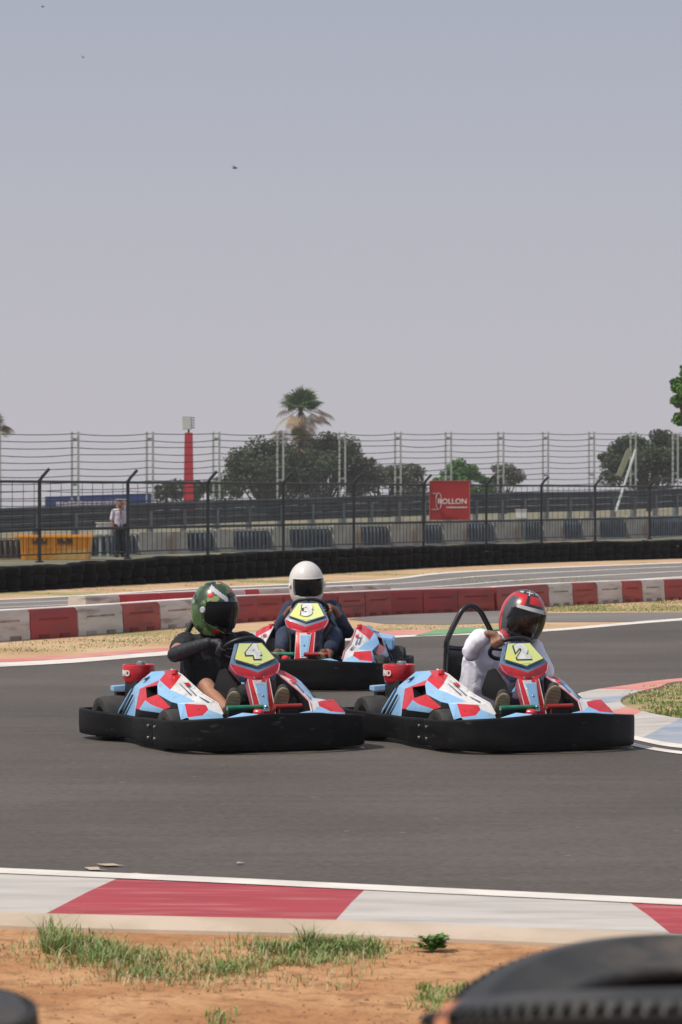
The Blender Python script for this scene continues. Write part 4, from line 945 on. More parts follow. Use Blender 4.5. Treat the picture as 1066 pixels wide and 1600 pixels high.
blk = [(-60, 27, 'w', 'white plastic barrier block cut by the left edge of the front row'), (27, 102, 'r', 'dark red barrier block nearest the left edge of the front row'), (102, 173, 'w', 'scuffed white barrier block between the two lone red blocks at left'),
       (173, 232, 'r2', 'red barrier block between two white ones, left of the camouflage helmet'), (232, 294, 'w', 'white barrier block touching the left side of the camouflage helmet'),
       (294, 345, 'r', 'red barrier block behind the camouflage helmet'), (345, 387, 'r', 'red barrier block just right of the camouflage helmet'), (387, 430, 'r2', 'red barrier block between the camouflage and white helmets'),
       (430, 472, 'r', 'red barrier block behind the right arm of the rear driver'), (472, 514, 'r', 'red barrier block right behind the yellow plate of the rear kart'), (514, 556, 'r2', 'red barrier block beside the left shoulder of the rear driver'),
       (556, 598, 'r2', 'narrow-looking red barrier block, second right of the white helmet'), (598, 649, 'r', 'brick red barrier block above the rear bumper of kart 3'), (649, 704, 'r', 'deep red barrier block just left of the roll hoop'),
       (704, 762, 'r2', 'red barrier block with dark scuffs seen above the roll hoop'), (762, 803, 'r', 'red barrier block at the bend left of the red helmet'), (803, 845, 'r', 'red barrier block behind the red helmet, last of the unbroken red run'),
       (845, 883, 'w', 'white barrier block just right of the red helmet'), (883, 922, 'r2', 'first red block after the red helmet, between two white blocks'), (922, 961, 'w', 'clean white barrier block, second white one right of the red helmet'),
       (961, 993, 'r2', 'rusty red barrier block, second red one right of the red helmet'), (993, 1028, 'w', 'white barrier block with a dark streak near the right edge'), (1028, 1063, 'r', 'bright red barrier block at the right edge of the row'), (1063, 1100, 'w', 'sliver of white barrier block cut by the right picture edge')]
for a, b, c, lb in blk:
    p, q = W(a, by(a)), W(b, by(b)); off = Vector((0, .2, 0))
    barrier(p + off, q + off, {'w': bar_wh, 'r': bar_red, 'r2': bar_red2}[c], lb, 'red and white barrier blocks of the front row')
SB = [(120, 44.6), (174, 45.3), (237, 46.2), (300, 47.1), (371, 48.1), (392, 48.5), (470, 49.4), (540, 50.5), (598, 51.5)]
sl = [('w', 'white block of the second barrier row at its left end'), ('r', 'bright red second-row block at left, showing only its top'), ('r', 'bright red second-row block touching the left of the camouflage helmet'), ('w', 'white second-row block hidden mostly by the camouflage helmet'),
      ('r', 'short red second-row block right of the camouflage helmet'), ('w', 'white second-row block left of the white helmet'), ('w', 'white second-row block behind the white helmet'), ('w', 'white second-row block right of the white helmet')]
for (a, b), (c, lb) in zip(zip(SB, SB[1:]), sl):
    p, q = PX(a[0], a[1] + .4), PX(b[0], b[1] + .4)
    barrier(p, q, bar_wh if c == 'w' else mat('barrier_bright', (.55, .03, .035), scale=3, rough=.5), lb, 'barrier blocks of the second row', h=.40)

# ---------------------------------------------------------------- tyre wall
def tyre_mesh(name, m, ro=.31, ri=.17, wd=.2, n=20, parent=None, detail=False):
    hw = wd / 2; mb = MB(); 
    prof = [(ri, -hw * .55), (ri + .01, -hw * .8), (ri + (ro - ri) * .45, -hw), (ro - .03, -hw * .9), (ro - .006, -hw * .62), (ro, -hw * .3), (ro, hw * .3), (ro - .006, hw * .62), (ro - .03, hw * .9), (ri + (ro - ri) * .45, hw), (ri + .01, hw * .8), (ri, hw * .55), (ri + .03, hw * .4), (ro - .05, hw * .5), (ro - .035, 0), (ro - .05, -hw * .5), (ri + .03, -hw * .4)]
    mb.lathe(prof, Matrix.Rotation(R(-90), 4, 'Y'), n, close=True)
    return mb.build(name, m, parent, smooth=True)
wall_tyre = mat('wall_tyre', (.0045, .005, .005), (.008, .008, .008), scale=1.5, rough=.9, spec=.15)
TW = [(-40, 61.5, .0), (0, 62.5, 0), (180, 68, 0), (360, 74, 0), (540, 81.5, 0), (700, 89, 0), (880, 97, .0), (1066, 104, 0), (1110, 106, 0)]
pts = spline([PX(a, D) for a, D, _ in TW], 10); seglen = [0]
for a, b in zip(pts, pts[1:]): seglen.append(seglen[-1] + (b - a).length)
rnd = random.Random(4); base_t = None; d0 = 0; k = 0
while d0 < seglen[-1] - .3:
    i = max(j for j in range(len(seglen)) if seglen[j] <= d0); t = (d0 - seglen[i]) / max(1e-6, seglen[i + 1] - seglen[i]); p = pts[i].lerp(pts[i + 1], t)
    for lv in range(3):
        if base_t is None:
            base_t = tyre_mesh('barrier_tyre', wall_tyre, ro=.315); o = base_t
            tag(o, 'worn black tyre in the long low stacked tyre wall below the fence', 'tyre', 'tyres of the long wall')
        else: o = base_t.copy(); sc.collection.objects.link(o)
        o.location = p + Vector((rnd.uniform(-.03, .03), rnd.uniform(-.08, .08), .1 + lv * .197 + (.035 * noise.noise(Vector((k * .23, 0, 0))) if lv == 2 else 0) - .13 * max(0, 1 - d0 / 14.0))); o.rotation_euler = (rnd.uniform(-.07, .07), rnd.uniform(-.07, .07), rnd.uniform(0, 6))
    d0 += .64; k += 1

# ---------------------------------------------------------------- near black fence
f0, f1 = Vector((-11.0, 84.0, 0)), Vector((15.5, 142.0, 0))
def on_line(px, a, b):
    k = (px - 533) / FPX; d_ = b - a; t = (k * a.y - a.x) / (d_.x - k * d_.y); return a + d_ * t, t
posts = [-70, 62, 200, 325, 443, 553, 662, 760, 846, 930, 1015, 1095]
fence = empty('mesh_fence', 'black metal fence with vertical bars and angled post tops behind the tyre wall', 'fence', (0, 0, 0))
FP = []
for px in posts:
    p, t = on_line(px, f0, f1); g = G(p.x, p.y); FP.append(Vector((p.x, p.y, g)))
for p in FP:
    mb = MB(); mb.box((0, 0, 1.15), (.095, .08, 2.35)); mb.tube([(0, 0, 2.28), (.08, -.05, 2.40), (.28, -.12, 2.62)], .05, 6); mb.box((0, 0, .02), (.22, .2, .04))
    mb.build('post', dark_frame, fence, loc=p)
def rail(name, pts, z, r, m, parent, sag=0.0, n=6, sub=1):
    P = []
    for a, b in zip(pts, pts[1:]):
        for k in range(sub): t = k / sub; q = a.lerp(b, t); P.append(q + Vector((0, 0, z - sag * 4 * t * (1 - t))))
    P.append(pts[-1] + Vector((0, 0, z))); mb = MB(); mb.tube(P, r, n); return mb.build(name, m, parent, smooth=True)
for z, r in ((2.26, .038), (1.72, .012), (.92, .042), (.22, .02)): rail('rail', FP, z, r, dark_frame, fence)
for z in (2.0, 1.45): rail('wire', FP, z, .010, dark_frame, fence, .04, 4, 4)
for a, b in zip(FP, FP[1:]):
    mb = MB(); n = int((b - a).length / .30)
    for k in range(1, n): q = a.lerp(b, k / n); mb.tube([q + Vector((0, 0, .22)), q + Vector((0, 0, .92 if k % 2 else 2.26))], .0085, 4, cap=False)
    mb.build('bar_panel', dark_frame, fence, fix=False)
# red advertising board fixed on the fence
pa, _ = on_line(672, f0, f1); pb, _ = on_line(733, f0, f1); 
dirv = Vector(((733 - 672) * pa.y / FPX, 0, 0)); zt_, zb_ = ZP(752, pa.y), ZP(812.5, pa.y)
board = empty('sign_board', 'square red board with white lettering hung on the black fence', 'sign', (pa.x, pa.y - .20, zb_))
wd_, hh = dirv.length, zt_ - zb_
signred = mat('sign_red', (.36, .022, .024), (.32, .02, .02), scale=2, rough=.5); signwh = mat('sign_white', (.72, .62, .60), scale=9, rough=.6)
mb = MB(); mb.box((wd_ / 2, 0, hh / 2), (wd_, .03, hh)); mb.build('panel', signred, board)
mb = MB(); mb.box((-.015, 0, hh / 2), (.035, .06, hh + .04)); mb.box((wd_ / 2, 0, hh + .012), (wd_, .06, .024)); mb.box((wd_ + .015, .0, hh / 2), (.03, .05, hh)); mb.build('frame', mat('sign_lit_edge', (.50, .13, .12), scale=3), board)  # lighter red puts the lit board edge into the colour
MX = Matrix.Rotation(R(90), 4, 'X')
text_mesh('lettering', 'ROLLON', .26, signwh, board, Matrix.Translation((wd_ * .565, -.020, hh * .475)) @ MX, offset=.008, extrude=.004, xscale=1.02)
mb = MB()
for (cx, cz, rx, rz) in ((.22, .49, .12, .21),):
    mb.tube([(wd_ * cx + rx * math.cos(a) * wd_ * .6, -.022, hh * cz + rz * math.sin(a) * hh) for a in [i * math.pi / 12 for i in range(24)]], .012, 6, closed=True)
mb.tube([(wd_ * .03, -.022, hh * .70), (wd_ * .16, -.022, hh * .67)], .010, 5); mb.tube([(wd_ * .03, -.022, hh * .27), (wd_ * .2, -.022, hh * .27)], .010, 5)
mb.build('emblem', signwh, board)
mb = MB(); rnd = random.Random(5); x = wd_ * .42
while x < wd_ * .95: wq = rnd.uniform(.02, .05); mb.box((x + wq / 2, -.020, hh * .325), (wq, .01, .055)); x += wq + .016
mb.build('small_lettering', signwh, board)

# ---------------------------------------------------------------- low wall of concrete blocks and barred panels
g0, g1 = Vector((-12.2, 89.0, 0)), Vector((18.0, 150.0, 0))
segs = [(-10, 34, 1, 'barred panel left of the orange skip'), (34, 150, 1, 'barred panel behind the orange skip'), (150, 214, 1, 'barred panel behind the standing person'), (214, 290, 0, 'widest pale concrete block, left of the red tower foot'),
        (290, 335, 1, 'barred panel below the red tower'), (335, 362, 0, 'narrow concrete block just right of the red tower'), (362, 424, 1, 'barred panel between the red tower and the palm'), (424, 450, 0, 'narrow concrete block just left of the palm'),
        (450, 518, 1, 'barred panel directly below the palm'), (518, 562, 0, 'concrete block just right of the palm'), (562, 608, 1, 'barred panel midway between the palm and the red board'), (608, 660, 0, 'concrete block left of the red board'),
        (660, 690, 1, 'barred panel below the left edge of the red board'), (690, 727, 0, 'concrete block directly below the red board'), (727, 772, 1, 'barred panel below the right edge of the red board'), (772, 812, 0, 'concrete block left of the small white box'),
        (812, 847, 1, 'barred panel below the small white box'), (847, 878, 0, 'concrete block right of the small white box'), (878, 908, 1, 'narrow barred panel left of the brace foot'), (908, 934, 0, 'narrow concrete block left of the brace foot'),
        (934, 978, 1, 'barred panel below the slanting brace'), (978, 1012, 0, 'brown-stained concrete block right of the slanting brace'), (1012, 1090, 1, 'long barred panel at the right picture edge')]
n0 = n1 = 0
for a, b, kind, lb in segs:
    p, _ = on_line(a, g0, g1); q, _ = on_line(b, g0, g1); p.z = G(p.x, p.y) - .02; q.z = G(q.x, q.y) - .02; Ln = (q - p).length; ang = math.atan2(q.y - p.y, q.x - p.x); H_ = .66 + .34 * max(0, min(1, a / 1066))
    if kind == 0:
        mb = MB(); mb.prism([(0, -.22, 0), (0, -.12, H_ * .3), (0, -.09, H_), (0, .09, H_), (0, .12, H_ * .3), (0, .22, 0)], (Ln - .04, 0, 0)); o = mb.build('concrete_block', conc_wall, None, bevel=.02)
        tag(o, lb, 'concrete block', 'concrete blocks of the low wall')
    else:
        o = empty('barred_panel', 'blue-grey ' + lb, 'railing panel', group='barred panels of the low wall')
        mb = MB(); nb = max(2, int(Ln / .28))
        for k in range(nb + 1): mb.box((Ln * k / nb, 0, H_ * .52), (.075, .03, H_ * .90))
        mb.build('bars', blue_gal, o)
        mb = MB(); mb.box((Ln / 2, .0, H_ * .965), (Ln, .06, .06)); mb.box((Ln / 2, .0, H_ * .05), (Ln, .06, .06)); mb.build('rail', galv, o)
        mb = MB(); mb.box((Ln / 2, .10, H_ * .46), (Ln, .04, H_ * .86)); mb.build('backing', mat('wall_dark', (.045, .05, .055), (.12, .12, .11), scale=1.5, rough=.9), o)
    o.location = p; o.rotation_euler = (0, 0, ang)

# ---------------------------------------------------------------- guardrail and debris fence
h0, h1 = Vector((-20.0, 141.0, 0)), Vector((24.5, 197.0, 0))
HP = []
cposts = [-120, -6, 117, 234, 338, 438, 535, 622, 701, 783, 853, 925, 990, 1056, 1120]
for px in cposts: p, _ = on_line(px, h0, h1); HP.append(Vector((p.x, p.y, G(p.x, p.y) + .42 - .34 * max(0, 1 - max(px, 0) / 900.0))))
gr = empty('guardrail', 'triple steel guardrail under the tall cable fence', 'guardrail')
for z in (.42, .80, 1.18):
    for a, b in zip(HP, HP[1:]):
        u = (b - a); u2 = Vector((u.y, -u.x, 0)).normalized(); mb = MB(); vs = []
        for q in (a, b):
            for dz, dy in ((-.185, 0), (-.12, .05), (-.05, .05), (0, 0.01), (.05, .05), (.12, .05), (.185, 0)): vs.append(q + Vector((0, 0, z + dz)) + u2 * (dy + .10))
            for dz in (.185, -.185): vs.append(q + Vector((0, 0, z + dz)) + u2 * .085)
        mb.add(vs, [(i, (i + 1) % 9, 9 + (i + 1) % 9, 9 + i) for i in range(9)]); mb.build('rail_beam', galv_dk, gr)
mb = MB(); 
for a, b in zip(HP, HP[1:]):
    n = max(2, int((b - a).length / 2.6))
    for k in range(n):
        q = a.lerp(b, k / n); m_ = MB(); m_.box((0, 0, .25), (.30, .12, 1.55)); m_.build('support_post', mat('support_grey', (.22, .235, .235), (.17, .18, .18), scale=2, rough=.7), gr, loc=q + Vector((0, -.13, 0)))
cf = empty('debris_fence', 'tall grey posts with ten sagging cables above the guardrail', 'fence')
topz = []
for px, p in zip(cposts, HP):
    zt2 = ZP(676 if px < 1000 else 678, p.y); topz.append(zt2 - p.z)
    mb = MB(); h_ = zt2 - p.z + .35
    for s_ in (-.15, .15): mb.box((s_, 0, h_ / 2 - .3), (.10, .16, h_))
    for k in range(3): mb.box((0, 0, .2 + k * h_ / 2.4), (.24, .03, .12))
    mb.build('post', galv, cf, loc=p + Vector((0, .22, 0)))
rnd = random.Random(9)
for k in range(11):
    P = []
    for i, (a, b) in enumerate(zip(HP, HP[1:])):
        za, zb2 = a.z + 1.45 + (topz[i] - 1.5) * k / 10, b.z + 1.45 + (topz[i + 1] - 1.5) * k / 10; sg = rnd.uniform(.02, .11)
        for j in range(5):
            t = j / 5; q = a.lerp(b, t); P.append(Vector((q.x, q.y + .1, za + (zb2 - za) * t - sg * 4 * t * (1 - t))))
    mb = MB(); mb.tube(P, .021, 5); mb.build('cable', mat('cable', (.02, .018, .018), rough=.6), cf, smooth=True)
mb = MB(); a = PX(988, 178, 0); zA, zB = ZP(704, 178), ZP(800, 178)
mb.tube([Vector((a.x, 176, zA)), Vector((a.x - 1.35, 173, zB))], .07, 6); mb.build('brace', galv, cf)
mb = MB(); mb.tube([Vector((a.x - .25, 177, zA)), Vector((a.x - .95, 176, zA - 1.5))], .2, 4); mb.build('brace_plate', mat('brace_olive', (.20, .20, .13)), cf)

# ---------------------------------------------------------------- roadside objects at mid distance
D = 93.6; s_ = FPX / D; x0, x1 = (36 - 533) / s_, (143 - 533) / s_; zb_, ztp = G(x0, D), ZP(836, D)
sk = empty('skip', 'orange-yellow steel skip behind the fence at far left', 'skip', ((x0 + x1) / 2, D, zb_)); hw = (x1 - x0) / 2; hh = ztp - zb_
orange = mat('skip_orange', (.95, .40, .03), (.90, .35, .025), scale=2, rough=.5, third=((.95, .60, .22), 1.2, .5, .62), stretch=(.4, 1, 1.6))
def zy(x, y, z): return (x, y, z)
mb = MB(); mb.add([(-hw, -.5, 0), (hw * .93, -.5, 0), (hw, -.62, hh), (-hw - .04, -.62, hh), (-hw, .5, 0), (hw * .93, .5, 0), (hw, .6, hh), (-hw - .04, .6, hh)], [(0, 1, 2, 3), (5, 4, 7, 6), (1, 5, 6, 2), (4, 0, 3, 7), (0, 4, 5, 1)])
bd_ = mb.build('body', orange, sk, fix=True); md = bd_.modifiers.new('t', 'SOLIDIFY'); md.thickness = .03
mb = MB(); mb.box((-.05, -.65, hh - .03), (2 * hw + .3, .07, .08)); mb.box((-hw - .10, 0, hh - .03), (.10, 1.2, .07)); mb.box((0, -.585, hh * .52), (2 * hw * .97, .05, .05)); mb.build('rim', orange, sk, bevel=.01)
for k in range(7): mb = MB(); xx = -hw + .12 + k * (2 * hw - .28) / 6; mb.prism([(xx - .03, -.51, .02), (xx + .03, -.51, .02), (xx + .03, -.62, hh - .08), (xx - .03, -.62, hh - .08)], (0, -.04, 0)); mb.build('rib', orange, sk)
for xx in (-hw * .45, hw * .28): mb = MB(); mb.box((xx, -.62, hh * .74), (.42, .05, .16)); mb.build('pocket_shade', mat('skip_shadow', (.10, .05, .02)), sk)  # solid boxes, coloured dark to paint the shade of pockets

# marshal
def standing(label, px, D_, face, shirtm, legm):
    s_ = FPX / D_; x = (px - 533) / s_; root = empty('person', label, 'person', (x, D_, G(x, D_)), face)
    V3 = Vector; b = [((0, 0, .95), .13, (0, 0, 1.15), .12), ((0, 0, 1.15), .13, (0, 0, 1.36), .13), ((-.15, 0, 1.40), .065, (.15, 0, 1.40), .065), ((0, 0, 1.42), .055, (0, -.01, 1.54), .05), ((0, 0, 1.62), .095, (0, -.02, 1.58), .08), ((0, -.08, 1.60), .014, (0, -.10, 1.57), .016)]
    sh = [((-.06, 0, .98), .135, (-.06, 0, 1.34), .13), ((.06, 0, .98), .135, (.06, 0, 1.34), .13), ((-.16, 0, 1.39), .08, (.16, 0, 1.39), .08)]; lg = [((-.08, 0, .97), .13, (.08, 0, .97), .13)]
    for s in (-1, 1):
        b += [((s * .19, 0, 1.39), .055, (s * .25, .02, 1.12), .045), ((s * .25, .02, 1.12), .042, (s * .24, -.12, .90), .030), ((s * .24, -.12, .90), .035, (s * .235, -.16, .83), .036)]
        for k in range(4): b.append(((s * (.235 + (k - 1.5) * .016), -.16, .83), .011, (s * (.23 + (k - 1.5) * .014), -.185, .765), .009))
        b.append(((s * .215, -.16, .85), .012, (s * .195, -.185, .80), .010))
        sh.append(((s * .19, 0, 1.38), .078, (s * .24, .015, 1.16), .07)); 
        b += [((s * .09, 0, .92), .10, (s * .10, -.02, .50), .065), ((s * .10, -.02, .50), .06, (s * .11, .02, .10), .04), ((s * .11, .03, .05), .045, (s * .12, -.14, .04), .04)]
        lg += [((s * .09, 0, .92), .118, (s * .10, -.02, .50), .085), ((s * .10, -.02, .50), .084, (s * .11, .02, .10), .07)]
    fused('body', b, skin_b, root, voxel=.0085, it=2); fused('shirt', sh, shirtm, root, voxel=.014, it=3, wrinkle=.008, wscale=8); fused('trousers', lg, legm, root, voxel=.014, it=3, wrinkle=.008, wscale=8, seed=4)
    fused('hair', [((0, .015, 1.66), .088, (0, .03, 1.62), .09)], black_cl, root, voxel=.014, it=2)
    for s in (-1, 1): fused('shoe', [((s * .11, .03, .05), .055, (s * .12, -.15, .045), .048)], black_cl, root, voxel=.012, it=2)
    return root
standing('person in a pale shirt and dark trousers standing behind the fence', 187, 97.0, R(25), mat('pale_shirt', (.66, .60, .68), (.58, .52, .62), scale=6, rough=.8), mat('dark_trousers', (.025, .03, .045), rough=.9))
def sbox(name, label, cat, px0, px1, py0, py1, D_, m, th=.4, post=True):
    x0, x1 = (px0 - 533) * D_ / FPX, (px1 - 533) * D_ / FPX; z0, z1 = ZP(py1, D_), ZP(py0, D_); g = G(x0, D_)
    o = empty(name, label, cat, ((x0 + x1) / 2, D_, g)); mb = MB(); mb.box((0, 0, (z0 + z1) / 2 - g), (x1 - x0, th, z1 - z0)); mb.build('cabinet', m, o, bevel=.02)
    mb = MB(); mb.box((0, 0, z1 - g + .02), (x1 - x0 + .06, th + .06, .03)); mb.build('lid', line_pt, o, bevel=.01)
    if post: mb = MB(); mb.box((-.12, 0, (z0 - g) / 2), (.06, .06, z0 - g)); mb.box((.12, 0, (z0 - g) / 2), (.06, .06, z0 - g)); mb.build('stand', galv, o)
    return o
pale = mat('pale_grey_box', (.75, .76, .72), (.66, .67, .64), scale=4, rough=.6)
sbox('equipment_box', 'pale grey box on a stand just left of the standing person', 'utility box', 151, 174, 818, 836, 97.4, pale)
sbox('equipment_box', 'small white box on a stand right of the red board', 'utility box', 806, 823, 797, 810, 128.0, pale)
sb_ = sbox('notice_box', 'small white notice with red marks above the standing person', 'sign', 182, 200, 781, 793, 139.0, mat('notice_white', (.70, .66, .62)), th=.06)
mb = MB(); mb.box((.03, -.045, ZP(787, 139.0) - sb_.location.z), (.26, .02, .14)); mb.build('red_mark', mat('notice_red', (.48, .16, .12), rough=.7), sb_)
# blue banner beyond the guardrail
D = 205.0; s_ = FPX / D; x0, x1 = (71 - 533) / s_, (236 - 533) / s_; zb_, ztp = ZP(800, D), ZP(776, D); gz = G(x0, D)
bn = empty('banner', 'long dark blue banner with pale lettering beyond the guardrail at left', 'banner', (x0, D, gz)); bw = x1 - x0
mb = MB(); mb.add([(0, 0, zb_ - gz), (bw, 0, zb_ - gz), (bw, 0, ztp - gz + .22), (0, 0, ztp - gz), (0, .06, zb_ - gz), (bw, .06, zb_ - gz), (bw, .06, ztp - gz + .22), (0, .06, ztp - gz)], [(0, 1, 2, 3), (5, 4, 7, 6), (3, 2, 6, 7), (0, 4, 5, 1), (0, 3, 7, 4), (1, 5, 6, 2)]); mb.build('cloth', mat('banner_blue', (.025, .05, .18), (.035, .06, .20), scale=1, rough=.8), bn)
mb = MB(); rnd = random.Random(2); x = .40 * (bw / 6.8) + .3
while x < bw * .72:
    wq = rnd.uniform(.12, .26); q = ztp - gz - .55 + x * .03; mb.box((x + wq / 2, -.03, q), (wq, .02, rnd.choice((.40, .40, .30)))); x += wq + .05
mb.build('lettering', mat('banner_white', (.56, .50, .60), rough=.8), bn)
for k in range(5): mb = MB(); mb.box((bw * k / 4, .10, (ztp - gz) / 2), (.08, .08, ztp - gz)); mb.build('post', galv, bn)
# red tower
D = 222.0; s_ = FPX / D; x = (295 - 533) / s_; g = G(x, D)
tw = empty('lighting_tower', 'slim red tower with a white box on top', 'tower', (x, D, g)); zt2 = ZP(676, D) - g
red_tw = mat('tower_red', (.52, .03, .05), (.46, .028, .045), scale=1, rough=.5)
mb = MB(); mb.prism([(-.36, -.3, 0), (.36, -.3, 0), (.36, .3, 0), (-.36, .3, 0)], (0, 0, 1.0)); mb.build('plinth', conc_wall, tw)
mb = MB(); mb.add([(-.36, -.3, 1.0), (.36, -.3, 1.0), (.36, .3, 1.0), (-.36, .3, 1.0), (-.27, -.22, zt2), (.27, -.22, zt2), (.27, .22, zt2), (-.27, .22, zt2)], [(0, 1, 5, 4), (1, 2, 6, 5), (2, 3, 7, 6), (3, 0, 4, 7), (4, 5, 6, 7)]); mb.build('mast', red_tw, tw, bevel=.03)
mb = MB(); mb.tube([(0, 0, zt2 - .1), (0, 0, zt2 + .35)], .07, 8); mb.build('neck', black_me, tw)
zz = ZP(671, D) - g; mb = MB(); mb.box((-.12, 0, zz + .45), (.62, .5, .92)); mb.build('lamp_housing', mat('tower_box', (.62, .62, .60), (.55, .55, .53), scale=2), tw, bevel=.03)
mb = MB()
for k in range(5): mb.box((.30, 0, zz + .12 + k * .17), (.22, .45, .06))
mb.build('cooling_fins', engine_k, tw)

# ---------------------------------------------------------------- trees
bark = mat('bark', (.10, .08, .065), (.15, .12, .10), scale=2, rough=.95)
def leaf_mat(n, a, b): return mat(n, a, b, scale=.35, rough=.75, lo=.35, hi=.65, detail=3)
L_dark = leaf_mat('leaf_dark', (.035, .055, .024), (.07, .095, .04)); L_grey = leaf_mat('leaf_grey', (.095, .105, .07), (.145, .15, .10)); L_green = leaf_mat('leaf_bright', (.06, .17, .025), (.12, .25, .04))
def tree(label, px, D_, top, w_px, thick_px, lm, seed, clumps=26, leaves=210, base=None, lsize=.32, flat=True):
    """crown spanning w_px, its top at pixel row top and thick_px deep"""
    rnd = random.Random(seed); s = FPX / D_; x = (px - 533) / s; g = G(x, D_); zt = ZP(top, D_) - g; wd = w_px / s / 2; th = thick_px / s
    root = empty('tree', label, 'tree', (x, D_, g)); crown = MB(); cs = []
    for i in range(clumps):
        a = rnd.uniform(0, 6.28); r = math.sqrt(rnd.random()) * .82; u = r * math.cos(a); v = r * math.sin(a)
        hz = zt - th * .16 - th * .55 * r ** 2.2 - rnd.random() * th * (.55 if not flat else .42)
        cs.append(Vector((u * wd, v * wd, hz))); rr = wd * rnd.uniform(.17, .30)
        rz = min(rr * .6, th * .22)
        for _ in range(leaves):
            d_ = Vector((rnd.gauss(0, 1), rnd.gauss(0, 1), rnd.gauss(0, 1))).normalized() * rnd.random() ** .33
            c = cs[-1] + Vector((d_.x * rr, d_.y * rr, d_.z * rz)); ls = lsize * rnd.uniform(.5, 1.2)
            n1 = Vector((rnd.gauss(0, 1), rnd.gauss(0, 1), rnd.gauss(0, 1.2))).normalized(); t1 = n1.orthogonal().normalized() * ls * .5; t2 = n1.cross(t1).normalized() * ls * .32
            crown.add([c - t1, c + t2, c + t1, c - t2], [(0, 1, 2, 3)])
    tb = MB(); fork = Vector((0, 0, max(1.0, (zt - th) * .55))); tb.tube([(0, 0, -.2), (.05, 0, fork.z * .5), fork], [wd * .06 + .12, wd * .05 + .10, wd * .045 + .08], 9)
    for c in cs[::2]:
        m1 = fork.lerp(c, .5) + Vector((rnd.uniform(-.3, .3), rnd.uniform(-.3, .3), -th * .12)); tb.tube([fork - Vector((0, 0, .1)), m1, c], [.13, .085, .03], 6)
    tb.build('trunk', bark, root, smooth=True); crown.build('crown', lm, root, fix=False); return root
tree('broad dark umbrella-shaped tree left of the palm', 425, 300, 668, 190, 116, L_dark, 1, 84, 260)
tree('tall dark umbrella tree directly behind and right of the palm', 508, 316, 658, 170, 126, L_dark, 2, 88, 260)
tree('low grey-green tree between the palm and the red board', 606, 320, 707, 140, 76, L_grey, 3, 44, 220)
tree('small dark bush-like tree left of the red board', 640, 330, 736, 60, 42, L_dark, 12, 16, 160)
tree('bright green tree top showing above the red board', 722, 300, 714, 95, 62, L_green, 4, 26, 200, flat=False)
tree('grey-green tree just right of the bright green one', 788, 318, 716, 86, 66, L_grey, 5, 22, 180)
tree('big dark umbrella tree near the right edge', 1016, 290, 662, 175, 98, L_dark, 6, 80, 260)
tree('low dark tree behind the red tower', 300, 325, 742, 110, 40, L_dark, 7, 26, 200)
tree('small dark tree left of the red tower', 262, 330, 750, 50, 34, L_dark, 13, 14, 150)
tree('small tree filling the gap right of the red tower', 352, 318, 738, 60, 48, L_dark, 14, 18, 160)
tree('bright leafy tree entering at the upper right edge', 1096, 150, 548, 100, 104, L_green, 8, 34, 300, flat=False, lsize=.2)
fan_g = leaf_mat('palm_green', (.07, .13, .035), (.13, .20, .06)); fan_d = leaf_mat('palm_dry', (.27, .17, .10), (.36, .24, .14)); fan_y = leaf_mat('palm_yellow', (.22, .24, .08), (.32, .30, .13))
